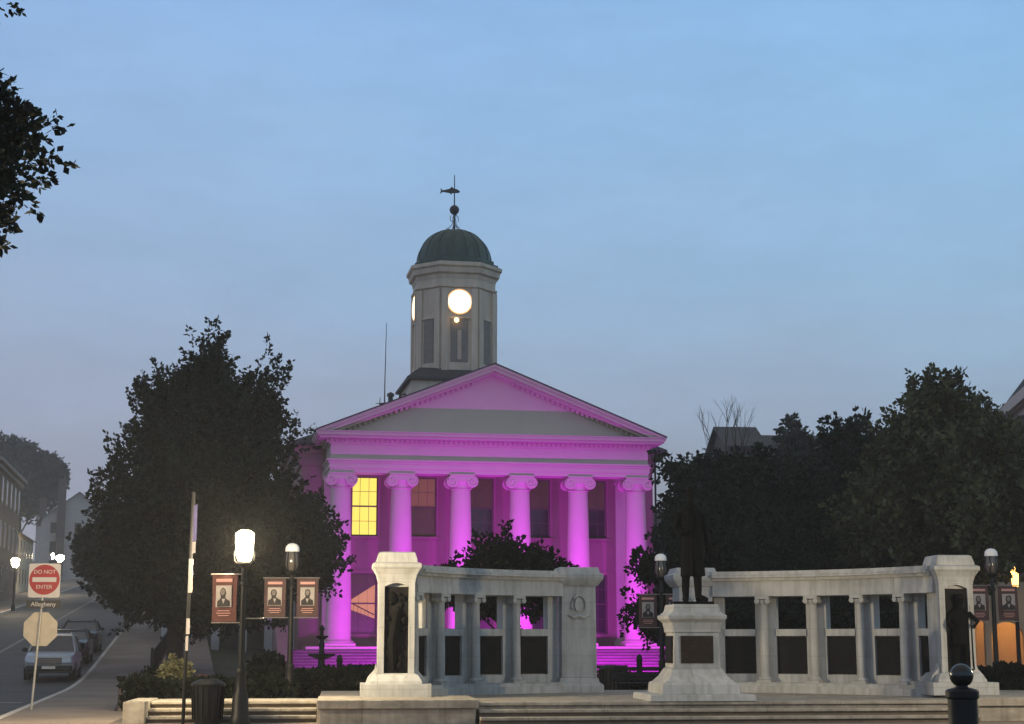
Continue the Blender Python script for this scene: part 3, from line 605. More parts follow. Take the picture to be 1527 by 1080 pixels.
def banner(loc, rz, side, label, m, gid, wid=.50, hei=.88):
    t = thing('banner', label, 'banner', loc, rz, gid)
    x0, x1 = (.13, .13+wid) if side > 0 else (-.13-wid, -.13)
    rows = 8; cols = 5; V = []; Fc = []
    mbq = MB()
    for (yy) in (-.012, .012):
        for i in range(rows+1):
            for j in range(cols+1):
                u = j/cols; v_ = i/rows
                V.append((x0+(x1-x0)*u, yy+.018*math.sin(3*u+4*v_)*(1-v_*.3), -hei*(1-v_)))
    n = (rows+1)*(cols+1)
    for b0, fl in ((0, 0), (n, 1)):
        for i in range(rows):
            for j in range(cols):
                a = b0+i*(cols+1)+j; q = (a, a+1, a+cols+2, a+cols+1); Fc.append(q)
    for i in range(rows):
        for j in (0, cols): a = i*(cols+1)+j; Fc.append((a, a+cols+1, a+cols+1+n, a+n))
    mbq.add(V, Fc); mbq.build('fabric', m, t, smooth=True)
    xc = (x0+x1)/2
    pp = MB().box(xc-.165, xc+.165, -.05, -.036, -.62, -.20).build('portrait', PALE, t)
    hx = random.uniform(-.035, .035); hs = random.uniform(.85, 1.15); pr = [(xc-.15, -.61), (xc+.15, -.61), (xc+.14, -.50), (xc+.06, -.455), (xc+.045+hx, -.42), (xc+.07+hx, -.34), (xc+.045+hx, -.255), (xc-.01+hx, -.235), (xc-.06+hx, -.265), (xc-.075+hx, -.34), (xc-.05+hx, -.42), (xc-.08, -.46), (xc-.145, -.505)]
    pr = [(xc+(px_-xc)*hs, -.61+(pz_+.61)*random.uniform(.97, 1.03)*(.9+.1*hs)) for px_, pz_ in pr]
    MB().prism_y(pr, -.058, -.0505).build('portrait_figure', DARKP, pp)
    MB().prism_y([(xc-.005+hx+.045*math.cos(2*math.pi*k/14), -.325+.062*math.sin(2*math.pi*k/14)) for k in range(14)], -.062, -.0585).build('portrait_face', FACEM, pp)
    MB().prism_y([(xc-.035, -.46), (xc+.035, -.46), (xc, -.56)], -.062, -.0585).build('portrait_shirt', PALE, pp)
    l = MB()
    for k, hw_ in enumerate((.13, .15, .11)): l.box(xc-hw_, xc+hw_, -.045, -.035, -.70-.045*k, -.685-.045*k)
    l.build('printed_lines', PINKT, t); MB().box(xc-.17, xc+.17, -.045, -.035, -.13, -.07).build('printed_heading', PINKT, t)
    b = MB(); b.tube([(0, 0, .02), ((x1 if side > 0 else x0)*1.06, 0, .02)], .014, 6); b.tube([(0, 0, -hei-.02), ((x1 if side > 0 else x0)*1.02, 0, -hei-.02)], .012, 6); b.build('bracket_rod', mat('steel_rod', (.30, .28, .26), .4, .1, 4, metal=.5), t)
    return t
def hx_(px, Y): return (px-763.5)/2435*Y
LP1 = (hx_(361, 31.8), 31.8, 0); LP2 = (hx_(433, 38), 38, 0); LP3 = (hx_(987, 45.5), 45.5, 0); LP4 = (hx_(1484, 42), 42, 0); LP5 = (hx_(822, 64), 64, 0)
lamp_post(LP1, 'lit lamp post glowing warm white beside the black bin', True)
lamp_post(LP2, 'unlit white capped lamp post with two banners left of the colonnade', False, 3.85)
lamp_post(LP3, 'unlit white capped lamp post between the statue and the courthouse', False, 4.0)
lamp_post(LP4, 'unlit white capped lamp post with two banners at the right hedge', False, 3.95)
lamp_post(LP5, 'small distant unlit lamp post poking out of the tree behind the colonnade', False, 4.85)
banner((LP1[0], LP1[1], 2.86), R_(-14), -1, 'bright red portrait banner on the lit lamp post', BANRED, 'portrait banners on the lamp posts', .52, .90)
r_ = MB(); r_.tube([(LP1[0], LP1[1], 2.02), (LP1[0]+.42, LP1[1], 2.02)], .012, 5); r_.v = [(x-LP1[0], y-LP1[1], z) for x, y, z in r_.v]; r_.build('empty_banner_rod', MATS['steel_rod'], [o for o in COL.objects if o.name == 'lamp_post'][0])
for nm, (LP, zt, sides) in {'left of the colonnade': (LP2, 3.02, (-1, 1)), 'behind the statue': (LP3, 2.85, (-1, 1)), 'by the right hedge': (LP4, 2.98, (-1, 1))}.items():
    for s2 in sides:
        banner((LP[0], LP[1], zt), 0, s2, 'faded portrait banner on the %s side of the lamp post %s' % ('left' if s2 < 0 else 'right', nm), BANDK, 'portrait banners on the lamp posts')
# lamps standing on the near pavement just outside the picture, the same lit model
lamp_post((-9.45, 28.6, 0), 'lit lamp post on the near pavement by the street corner', True)
lamp_post((14.0, 27.5, 0), 'lit lamp post on the near pavement at the right', True)
# far street lamps
def far_lamp(loc, label, s=1.0):
    t = thing('street_lamp', label, 'street lamp', loc, 0, 'lit lamps along the uphill street')
    MB().lathe([(.16, 0), (.16, .4), (.08, .6), (.06, 3.4)], 8).build('pole', IRON, t)
    MB().lathe([(.10, 3.4), (.22*s, 3.6), (.25*s, 4.0), (.08, 4.15)], 10).build('lamp_glass', LAMPW, t, smooth=True)
    return t
for px, Y, lb, s in ((17, 128, 'lit street lamp on the left pavement by the brick house', 1.3), (84, 176, 'lit street lamp farther up the hill near the tree', 1.7), (73, 215, 'small lit street lamp at the top of the street', .8)):
    X = hx_(px, Y); far_lamp((X, Y, float(ground(X, Y))), lb, s)
# ------------------------------------------------------------------ signs and small furniture
GALV = mat('galvanised_steel', (.36, .34, .31), .5, .15, 6, metal=.3)
SIGNW = mat('sign_white', (.50, .45, .43), .45, .05, 5); SIGNR = mat('sign_red', (.30, .016, .02), .45, .12, 4); SIGNK = mat('sign_black', (.02, .02, .02), .5, .2, 4)
rs = thing('road_sign', 'do not enter sign post with a street name plate and octagon sign back', 'road sign', (hx_(52, 38.6), 38.6, 0), R_(4))
MB().tube([(0, 0, 0), (.17, 0, 3.42)], .028, 8).build('pole', GALV, rs)
def rrect(w_, h_, r, cx, cz, n=4):
    return [(cx+sx_*(w_/2-r)+r*math.cos(a0+k*math.pi/2/n), cz+sz*(h_/2-r)+r*math.sin(a0+k*math.pi/2/n)) for sx_, sz, a0 in ((1, 1, 0), (-1, 1, math.pi/2), (-1, -1, math.pi), (1, -1, 3*math.pi/2)) for k in range(n+1)]
dz = 3.0; dx = .17
pn = MB().prism_y(rrect(.74, .80, .05, dx, dz), -.06, -.05).build('do_not_enter_plate', SIGNW, rs)
MB().prism_y([(dx+.355*math.cos(2*math.pi*k/36), dz+.02+.355*math.sin(2*math.pi*k/36)) for k in range(36)], -.066, -.0605).build('red_disc', SIGNR, pn)
MB().box(dx-.28, dx+.28, -.072, -.0665, dz-.035, dz+.075).build('white_bar', SIGNW, pn)
text('DO NOT', .128, 'lettering', SIGNW, pn, (dx, -.068, dz+.20), (R_(90), 0, 0)); text('ENTER', .128, 'lettering', SIGNW, pn, (dx, -.068, dz-.155), (R_(90), 0, 0))
an_ = MB().box(dx-.40, dx+.40, -.055, -.047, 2.35, 2.53).build('street_name_plate', SIGNK, rs)
text('Allegheny', .15, 'lettering', SIGNW, an_, (dx, -.057, 2.44), (R_(90), 0, 0))
oc = [(.11+.425*math.cos(R_(22.5+45*k)), 1.86+.425*math.sin(R_(22.5+45*k))) for k in range(8)]
MB().prism_y(oc, .04, .05).build('octagon_sign_back', mat('sign_back', (.42, .36, .28), .5, .15, 4, metal=.2), rs)
PXp = hx_(277, 31.9)
sp = thing('sign_pole', 'tall dark pole with purple and white signs turned edge on', 'sign pole', (PXp, 31.9, 0), 0)
MB().tube([(0, 0, 0), (.06, 0, 4.5)], .036, 8).build('pole', IRON, sp)
PURP = mat('sign_purple', (.16, .14, .30), .5, .35, 7)
def edge_sign(z0, z1, wid, ang, m, name):
    b = MB(); xm = .06*(z0/4.5)
    c, s2 = math.cos(ang), math.sin(ang)
    b.prism_z([(xm+.04, -.05), (xm+.04+wid*c, -.05-wid*s2), (xm+.04+wid*c-.008*s2, -.05-wid*s2-.008*c), (xm+.04-.008*s2, -.05-.008*c)], z0, z1); return b.build(name, m, sp)
edge_sign(3.52, 4.22, .45, R_(70), PURP, 'purple_plate'); edge_sign(3.28, 3.5, .36, R_(70), SIGNW, 'white_plate')
for z0, z1, wd in ((2.52, 3.18, .07), (1.72, 2.02, .055), (1.40, 1.68, .04)):
    b = MB(); xm = .06*z0/4.5; b.box(xm-.01, xm+wd, -.06, -.045, z0, z1); b.build('reflective_strip', SIGNW, sp)
def bin_(loc, label, s=1.0, rim=True):
    t = thing('litter_bin', label, 'bin', loc, 0)
    b = MB(); b.lathe([(.25*s, 0), (.25*s, .05), (.28*s, .12), (.31*s, .70*s), (.31*s, .72*s)], 18); b.build('body', IRON, t, smooth=True)
    sl = MB()
    for k in range(18): a = 2*math.pi*k/18; sl.tube([(.285*s*math.cos(a), .285*s*math.sin(a), .1), (.325*s*math.cos(a), .325*s*math.sin(a), .74*s)], .014, 4)
    sl.build('slats', IRON, t)
    r = MB(); r.lathe([(.33*s, .72*s), (.345*s, .76*s), (.31*s, .79*s), (.16*s, .86*s), (.15*s, .82*s)], 18); r.build('rim', IRON, t, smooth=True)
    return t
bin_((hx_(313, 31.9), 31.9, 0), 'black slatted litter bin next to the lit lamp post', 1.0)
bin_((hx_(911, 47), 47, .0), 'dark litter bin in front of the purple steps', 1.05)
ash = thing('ash_stand', 'low dark cup topped pedestal stand on the corner pavement', 'ash stand', (hx_(183, 37.8), 37.8, 0))
MB().lathe([(.13, 0), (.13, .04), (.075, .14), (.06, .20), (.05, .60), (.04, .66)], 12).build('stem', mat('brown_iron', (.05, .035, .03), .5, .2, 5), ash, smooth=True)
MB().lathe([(.05, .65), (.10, .70), (.12, .79), (.10, .79), (.08, .74)], 12).build('cup', IRON, ash, smooth=True)
bo = thing('bollard', 'black ball topped bollard in front of the right pier', 'bollard', (hx_(1431, 17.0), 17.0, -.05))
MB().lathe([(.19, -.1), (.19, .1), (.155, .16), (.15, 1.0), (.15, 1.06)], 20).build('post', IRON, bo, smooth=True)
MB().lathe([(.15, 1.05), (.17, 1.07), (.17, 1.13), (.15, 1.15), (.07, 1.17), (.06, 1.2)], 20).build('collar', IRON, bo, smooth=True)
MB().ball((0, 0, 1.29), .122, 20, 12).build('ball', mat('glossy_black', (.012, .012, .012), .22, .2, 5, spec=.6), bo, smooth=True)
# fountain
fo_ = thing('fountain', 'small tiered dark iron fountain in front of the purple steps', 'fountain', (hx_(480, 54), 54, 0))
MB().lathe([(.5, 0), (.5, .2), (.36, .35), (.20, .5), (.12, .75), (.11, .95)], 16).build('base', IRON, fo_, smooth=True)
MB().lathe([(.10, .95), (.18, 1.0), (.44, 1.10), (.47, 1.16), (.15, 1.12)], 18).build('lower_bowl', IRON, fo_, smooth=True)
MB().lathe([(.11, 1.1), (.08, 1.3), (.10, 1.45), (.06, 1.62)], 12).build('stem', IRON, fo_, smooth=True)
MB().lathe([(.06, 1.6), (.2, 1.7), (.22, 1.75), (.06, 1.72), (.06, 1.9), (.1, 1.98), (.02, 2.1)], 14).build('upper_bowl', IRON, fo_, smooth=True)
for px, Y, lb in ((507, 56, 'short dark bollard beside the fountain'), (953, 58, 'short dark bollard at the foot of the purple steps')):
    t = thing('short_bollard', lb, 'bollard', (hx_(px, Y), Y, 0), 0, 'short bollards before the courthouse')
    MB().lathe([(.13, 0), (.12, .1), (.10, .85), (.12, .9), (.09, 1.05), (.02, 1.12)], 12).build('post', IRON, t, smooth=True)
def bench(loc, rz, label):
    t = thing('park_bench', label, 'bench', loc, rz, 'dark benches behind the memorial gap')
    s = MB(); 
    for k in range(4): s.box(-.85, .85, -.22+.12*k, -.12+.12*k, .43, .46)
    s.build('seat', IRON, t); b = MB()
    for k in range(3): b.box(-.85, .85, .27+.02*k, .29+.02*k, .52+.13*k, .62+.13*k)
    b.build('backrest', IRON, t)
    for sx_ in (-.75, .75):
        for yy in (-.2, .24): MB().tube([(sx_, yy, 0), (sx_, yy, .43)], .03, 6).build('leg', IRON, t)
        MB().tube([(sx_, .24, .43), (sx_, .3, .62), (sx_, -.2, .64), (sx_, -.22, .43)], .022, 6).build('armrest', IRON, t)
bench((hx_(955, 45), 45, 0), R_(190), 'dark iron bench right of the bin behind the memorial gap')
bench((hx_(893, 48.5), 48.5, 0), R_(175), 'dark iron bench half hidden behind the left colonnade')
# railing along the sidewalk
rl = thing('iron_railing', 'dark iron railing panel along the uphill sidewalk', 'railing', (0, 0, 0))
r = MB(); 
pts = [(2.6+.05*k, 62+2.2*k) for k in range(9)]
P3 = [(q*1.02-3.9-.2*y, y, float(ground(q*1.02-3.9-.2*y, y))) for q, y in pts]
for dz_ in (.12, 1.0): r.tube([(x, y, z+dz_) for x, y, z in P3], .03, 5)
for a, b in zip(P3[:-1], P3[1:]):
    for k in range(8):
        u = k/8; x, y, z = [a[i]*(1-u)+b[i]*u for i in range(3)]; r.tube([(x, y, z), (x, y, z+1.0)], .018, 4)
r.build('bars', IRON, rl)
for x, y, z in P3[::4]: MB().tube([(x, y, z), (x, y, z+1.15)], .05, 6).build('post', IRON, rl)
# ------------------------------------------------------------------ cars
TYRE = mat('tyre', (.012, .012, .012), .8, .2, 6); RIM = mat('rim', (.25, .25, .26), .35, .1, 4, metal=.7); CARGL = mat('car_glass', (.05, .055, .07), .08, .2, 2, spec=.7)
SILVER = mat('silver_paint', (.42, .43, .46), .32, .05, 2, metal=.45); DARKPAINT = mat('dark_paint', (.02, .022, .026), .28, .1, 2, metal=.2); BLACKPL = mat('black_plastic', (.02, .02, .021), .6, .2, 5)
HEADL = mat('headlamp_glass', (.5, .5, .52), .1, .05, 4, spec=.8); AMBER = mat('lit_headlamp', (1, .85, .5), .3, 0, 1, emit=4.5, ecol=(1, .75, .35))
CREAM = mat('number_plate', (.6, .58, .5), .5, .1, 6)
def car(loc, rz, label, paint, tall=1.72, lit=False):
    # local: front toward -y
    t = thing('parked_car', label, 'car', loc, rz, 'cars parked along the uphill street')
    W_ = .93; z0 = .34; hb_ = 1.02; ht = tall
    body = MB()
    sec = [(-2.32, .52, .80, .78), (-2.25, .42, .92, .84), (-2.0, .36, .98, .90), (-1.5, .34, 1.04, W_), (-.75, .34, 1.08, W_), (.6, .34, 1.10, W_), (1.7, .34, 1.12, W_), (2.2, .40, 1.10, .90), (2.32, .48, 1.02, .84)]
    rings = []
    for y, za, zb, hw_ in sec:
        rings.append([(-hw_*.93, y, za), (hw_*.93, y, za), (hw_, y, za+.14), (hw_, y, zb-.18), (hw_*.94, y, zb-.04), (hw_*.8, y, zb), (-hw_*.8, y, zb), (-hw_*.94, y, zb-.04), (-hw_, y, zb-.18), (-hw_, y, za+.14)])
    body.loft(rings)
    cab = [(-.95, 1.05, .86, .0), (-.2, ht-.06, .70, 0), (.3, ht, .69, 0), (1.6, ht-.03, .68, 0), (2.2, 1.08, .82, 0)]
    # roof slab and pillars around glass
    body.loft([[(-.70, -.22, ht-.09), (.70, -.22, ht-.09), (.66, -.22, ht-.03), (-.66, -.22, ht-.03)], [(-.70, .5, ht-.06), (.70, .5, ht-.06), (.64, .5, ht), (-.64, .5, ht)], [(-.70, 1.65, ht-.08), (.70, 1.65, ht-.08), (.64, 1.65, ht-.02), (-.64, 1.65, ht-.02)]])
    for s2 in (-1, 1):
        for (ya, yb) in ((-1.0, -.2), (.42, .42), (2.15, 1.62)): body.tube([(s2*.86, ya, 1.04), (s2*.69, yb, ht-.06)], .045, 6)
        body.tube([(s2*.62, -.1, ht+.03), (s2*.62, 1.5, ht+.02)], .025, 5)
    bd = body.build('body', paint, t, smooth=True)
    gl = MB(); gl.loft([[(-.83, -.93, 1.05), (.83, -.93, 1.05), (.83, 2.1, 1.07), (-.83, 2.1, 1.07)], [(-.665, -.2, ht-.08), (.665, -.2, ht-.08), (.665, 1.6, ht-.08), (-.665, 1.6, ht-.08)]]); gl.build('window_glass', CARGL, t)
    for s2 in (-1, 1):
        hl = MB(); hl.loft([[(s2*.52, -2.30, .70), (s2*.80, -2.19, .70), (s2*.82, -2.14, .87), (s2*.54, -2.26, .86)], [(s2*.52, -2.1, .70), (s2*.80, -2.0, .70), (s2*.82, -1.98, .87), (s2*.54, -2.1, .86)]]); hl.build('headlight', AMBER if lit else HEADL, t)
        m = MB(); m.ball((s2*1.04, -.72, 1.13), .11, 10, 7, .75); m.build('wing_mirror', BLACKPL, t, smooth=True)
        for yy in (-1.42, 1.42):
            wt = MB(); n = 20
            wt.loft([[(s2*xx, yy+r*math.cos(2*math.pi*j/n), .36+r*math.sin(2*math.pi*j/n)) for j in range(n)] for xx, r in ((.70, .32), (.71, .36), (.91, .36), (.945, .33), (.945, .24))]); w_ = wt.build('wheel', TYRE, t, smooth=True)
            rm = MB(); rm.loft([[(s2*xx, yy+r*math.cos(2*math.pi*j/10), .36+r*math.sin(2*math.pi*j/10)) for j in range(10)] for xx, r in ((.93, .24), (.952, .22), (.935, .1))]); rm.build('rim', RIM, w_)
    g = MB(); g.box(-.46, .46, -2.345, -2.30, .60, .84); gg = g.build('grille', BLACKPL, t)
    gb = MB()
    for k in range(3): gb.box(-.44, .44, -2.36, -2.346, .64+.07*k, .66+.07*k)
    gb.build('grille_bar', RIM, gg)
    b = MB(); b.loft([[(-.86, -2.18, .34), (.86, -2.18, .34), (.86, -2.18, .56), (-.86, -2.18, .56)], [(-.78, -2.38, .38), (.78, -2.38, .38), (.78, -2.38, .55), (-.78, -2.38, .55)]]); b.build('bumper', BLACKPL, t, bevel=.03)
    MB().box(-.24, .24, -2.395, -2.382, .43, .53).build('number_plate', CREAM, t)
    MB().box(-.84, .84, -2.33, -2.0, .27, .36).build('underguard', BLACKPL, t)
    return t
def street_xy(q, y): return q*1.02-3.9-.2*y
for q, y, lb, pt, tl, lit in ((-1.15, 63.5, 'silver SUV with roof rails parked nearest the stop sign', SILVER, 1.74, False), (-1.2, 72.5, 'dark car parked directly behind the silver SUV', DARKPAINT, 1.5, True), (-1.2, 80.0, 'second dark car parked farther up under the tree', DARKPAINT, 1.55, False)):
    x = street_xy(q, y); car((x, y, float(ramp(y))-.12), R_(11.3), lb, pt, tl, lit)
# ------------------------------------------------------------------ trees and plants
def leaf_quads(P, D, size, rng):
    """one bent-free leaf quad at each point P, long axis along D (n,3)"""
    n = len(P); D = D/np.maximum(np.linalg.norm(D, axis=1, keepdims=True), 1e-6)
    r = rng.normal(size=(n, 3)); U = np.cross(D, r); U /= np.maximum(np.linalg.norm(U, axis=1, keepdims=True), 1e-6)
    s = size*rng.uniform(.5, 1.45, (n, 1)); h = s*rng.uniform(.26, .42, (n, 1))
    return np.stack([P, P+D*s*.45+U*h, P+D*s, P+D*s*.5-U*h], axis=1)
def crown_pts(center, rad, n, rng, lobes=9, jag=.25, bottom=-1, droop=0.0, updir=.55, shoot=1.1, leaves=26, lsz=.22, top_pow=1.0, inner=.0):
    """shoots spread over a lumpy ellipsoid, with leaves along each shoot"""
    cx = np.array(center); rad = np.array(rad)
    ld = rng.normal(size=(lobes, 3)); ld /= np.linalg.norm(ld, axis=1, keepdims=True)
    la = rng.uniform(-jag, jag, lobes)
    d = rng.normal(size=(n*2, 3)); d /= np.linalg.norm(d, axis=1, keepdims=True); d = d[d[:, 2] > bottom][:n]; n = len(d)
    sc_ = 1+(np.maximum(0, d@ld.T)**6)@la
    t = rng.uniform(inner, 1, n)**.45
    taper = np.where(d[:, 2] > 0, (1-np.abs(d[:, 2])*(1-top_pow)), 1)
    base = d*(t*sc_)[:, None]*rad
    base[:, :2] *= taper[:, None]
    base = base+cx
    dirs = d*np.array([1, 1, .7])+np.array([0, 0, updir])+rng.normal(size=(n, 3))*.35; dirs /= np.linalg.norm(dirs, axis=1, keepdims=True)
    L_ = shoot*rng.uniform(.5, 1.25, n)
    u = rng.uniform(0, 1, (n, leaves))
    P = base[:, None, :]+dirs[:, None, :]*(u*L_[:, None])[:, :, None]+np.array([0, 0, -1])*(droop*u**2)[:, :, None]
    jit = rng.normal(size=(n, leaves, 3)); P = P+jit*lsz*.55*(1.15-u)[:, :, None]
    D = jit+dirs[:, None, :]*.9+np.array([0, 0, -.25])
    return P.reshape(-1, 3), D.reshape(-1, 3), base, dirs
def tree(loc, label, H, crowns, trunk_r, leafm, lsz=.22, nsh=900, leaves=26, seed=1, group=None, limb_n=9, name='tree', crotch=.25, **kw):
    rng = np.random.default_rng(seed); rnd = random.Random(seed)
    t = thing(name, label, 'tree', loc, 0, group)
    c0 = crowns[0]; th = (c0[0][2]-c0[1][2]*.85)
    tr = MB(); lean = rnd.uniform(-.2, .2)
    hub = Vector((c0[0][0], c0[0][1], c0[0][2]))
    bz = max(1.6, H*crotch); fork = Vector((lean*.5, 0, bz))
    tr.tube([(0, 0, -.3), (0, 0, .15), (lean*.25, 0, bz*.5), fork, fork.lerp(hub, .6), hub+Vector((0, 0, c0[1][2]*.55))], [trunk_r*1.5, trunk_r*1.1, trunk_r, trunk_r*.85, trunk_r*.5, trunk_r*.12], 9)
    Q = []
    tot = sum(c[1][0]*c[1][2] for c in crowns)
    for c, r in crowns:
        n = int(nsh*(r[0]*r[2])/tot)
        P, D, base, dirs = crown_pts(c, r, n, rng, leaves=leaves, lsz=lsz, **kw)
        Q.append(leaf_quads(P, D, lsz, rng))
        m = int(n*5); d = rng.normal(size=(m, 3)); d /= np.linalg.norm(d, axis=1, keepdims=True)   # inner foliage
        Pi = d*(rng.uniform(0, .8, (m, 1))**.5)*np.array(r)*.80+np.array(c)
        Q.append(leaf_quads(Pi, rng.normal(size=(m, 3)), lsz*2.1, rng))
        for k in range(max(3, int(limb_n*r[0]*r[2]/tot*1.5))):
            e = Vector(base[rnd.randrange(len(base))].tolist()); s0 = fork.lerp(hub, rnd.uniform(0, .75)); mid = s0.lerp(e, .5)+Vector((0, 0, -.25+rnd.uniform(-.2, .5)))
            tr.tube([s0, mid, e], [trunk_r*.38, trunk_r*.2, trunk_r*.06], 5)
    tr.build('trunk', BARK, t, smooth=True)
    quads('crown', np.concatenate(Q), leafm, t)
    return t
# big tree left of the courthouse
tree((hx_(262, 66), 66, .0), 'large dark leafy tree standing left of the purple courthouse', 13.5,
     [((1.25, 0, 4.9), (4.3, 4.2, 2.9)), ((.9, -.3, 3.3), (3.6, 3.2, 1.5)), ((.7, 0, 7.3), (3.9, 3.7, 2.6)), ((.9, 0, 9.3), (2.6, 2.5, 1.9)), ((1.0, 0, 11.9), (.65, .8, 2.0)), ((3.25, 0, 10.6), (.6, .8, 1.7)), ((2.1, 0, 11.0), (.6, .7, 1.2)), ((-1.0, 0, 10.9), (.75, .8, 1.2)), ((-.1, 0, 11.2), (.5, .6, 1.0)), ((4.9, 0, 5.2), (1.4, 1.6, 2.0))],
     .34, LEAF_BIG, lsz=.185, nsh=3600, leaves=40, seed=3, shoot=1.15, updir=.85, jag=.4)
# near branches hanging into the upper left corner
tree((-9.75, 23.5, 0), 'near street tree whose branches reach into the upper left corner', 12.5,
     [((1.1, 0, 9.0), (1.35, 1.6, 1.35)), ((.5, 0, 7.8), (1.3, 1.4, .75)), ((.35, 0, 12.0), (1.35, 1.5, .9)), ((-1.5, 0, 10.2), (2.0, 2.2, 2.2))], .2, LEAF_BIG, lsz=.125, nsh=1700, leaves=30, seed=8, shoot=.55, updir=.2, jag=.3, crotch=.4)
# small ornamental trees behind the memorial
tree((hx_(745, 50), 50, 0), 'small spreading tree showing above the left colonnade cornice', 4.9, [((0, 0, 3.15), (1.75, 1.5, .95)), ((.1, 0, 4.0), (.85, .9, .6)), ((1.15, 0, 3.75), (.75, .8, .4)), ((-1.3, 0, 3.3), (.8, .8, .45))], .09, LEAF_BUSH, lsz=.15, nsh=460, leaves=26, seed=12, shoot=.55, updir=.35, jag=.35, limb_n=6)
tree((hx_(1010, 48.5), 48.5, 0), 'small drooping tree between the statue and the purple column', 4.8, [((.35, 0, 2.6), (.85, .9, 1.3)), ((-.75, 0, 2.45), (.75, .7, .45)), ((-.75, 0, 3.75), (.45, .5, .35)), ((.9, 0, 3.9), (.9, .8, .9))], .08, LEAF_BUSH, lsz=.15, nsh=420, leaves=26, seed=14, shoot=.5, updir=.1, droop=.2, jag=.35, limb_n=6)
RT = 'dark trees behind the right colonnade'
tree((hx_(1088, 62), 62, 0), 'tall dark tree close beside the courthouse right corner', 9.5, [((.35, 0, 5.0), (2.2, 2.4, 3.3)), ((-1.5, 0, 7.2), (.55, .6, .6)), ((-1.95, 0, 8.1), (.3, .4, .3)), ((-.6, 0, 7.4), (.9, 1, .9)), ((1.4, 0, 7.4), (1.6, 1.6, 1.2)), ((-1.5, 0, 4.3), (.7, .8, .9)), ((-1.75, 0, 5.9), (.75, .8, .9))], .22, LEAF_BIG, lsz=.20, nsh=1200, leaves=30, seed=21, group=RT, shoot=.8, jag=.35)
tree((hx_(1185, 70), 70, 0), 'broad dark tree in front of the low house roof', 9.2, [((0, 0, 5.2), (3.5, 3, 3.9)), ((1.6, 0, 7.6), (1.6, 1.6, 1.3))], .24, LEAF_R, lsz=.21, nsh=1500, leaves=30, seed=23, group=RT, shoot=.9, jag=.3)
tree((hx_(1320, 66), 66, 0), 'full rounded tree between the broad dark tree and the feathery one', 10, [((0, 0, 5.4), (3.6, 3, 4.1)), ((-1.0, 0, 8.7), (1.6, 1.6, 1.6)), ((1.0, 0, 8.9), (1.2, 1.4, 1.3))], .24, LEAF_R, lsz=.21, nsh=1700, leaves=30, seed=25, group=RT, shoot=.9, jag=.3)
tree((hx_(1420, 58), 58, 0), 'tallest tree with loose feathery top shoots over the right pier', 11.2, [((-.3, 0, 5.9), (2.7, 2.6, 3.1)), ((-.55, 0, 9.3), (.65, .9, 1.35)), ((.25, 0, 9.6), (.55, .9, 1.5)), ((1.15, 0, 8.9), (.75, .8, 1.0)), ((-1.2, 0, 8.3), (.9, .9, 1.0))], .22, LEAF_GLARE, lsz=.19, nsh=1700, leaves=28, seed=27, group=RT, shoot=.85, jag=.3, updir=.8)
tree((hx_(1565, 54), 54, 0), 'tree tinted olive by glare at the right edge above the glowing porch', 8.6, [((-.7, 0, 5.9), (2.7, 2.4, 2.2)), ((-1.6, 0, 7.6), (1.3, 1.3, 1.0))], .2, LEAF_GLARE, lsz=.19, nsh=1200, leaves=28, seed=29, group=RT, shoot=.8, jag=.3)
tree((hx_(1250, 95), 95, 0), 'wide tree behind closing the gap over the colonnade', 10.5, [((0, 0, 6.0), (5.2, 4, 4.6)), ((5.5, 0, 6.4), (4, 4, 4.4))], .3, LEAF_R, lsz=.36, nsh=1000, leaves=24, seed=33, group=RT, shoot=1.1, jag=.25)
tree((hx_(1120, 88), 88, 0), 'dark tree hiding the wall of the low house', 9.5, [((0, 0, 5.2), (4.0, 3.5, 4.2))], .26, LEAF_BIG, lsz=.34, nsh=700, leaves=24, seed=34, group=RT, shoot=1.0, jag=.25)
tree((hx_(1195, 112), 112, 0), 'small pale conical treetop rising behind the dark trees', 17.5, [((0, 0, 13.6), (1.7, 1.6, 3.2)), ((0, 0, 9), (2.6, 2.4, 3.5))], .2, LEAF_R, lsz=.3, nsh=420, leaves=22, seed=36, shoot=.7, jag=.15, top_pow=.25)
tree((hx_(20, 300), 300, float(ground(hx_(20, 300), 300))), 'huge misty tree far up the hill at the left edge', 25, [((0, 0, 17), (7.2, 7, 6.5)), ((-3, 0, 20.8), (4.5, 5, 4.2)), ((4.6, 0, 18), (3.4, 4, 3.6))], .5, mat('leaf_misty', (.085, .09, .085), .8, .3, .3, spec=.1), lsz=.6, nsh=1300, leaves=28, seed=38, shoot=1.6, jag=.15)  # leaf colour paled to stand for the distant mist
# street trees farther along the sidewalk
for px, Y, sd, lb in ((188, 100, 41, 'dark street tree on the uphill sidewalk behind the parked cars'), (152, 150, 43, 'small street tree beside the farther street lamp')):
    X = hx_(px, Y); z = float(ground(X, Y)); tree((X, Y, z), lb, 8, [((0, 0, 4.4), (2.6, 2.5, 2.6))], .16, LEAF_BIG, lsz=.32, nsh=420, leaves=22, seed=sd, shoot=.9, jag=.3)
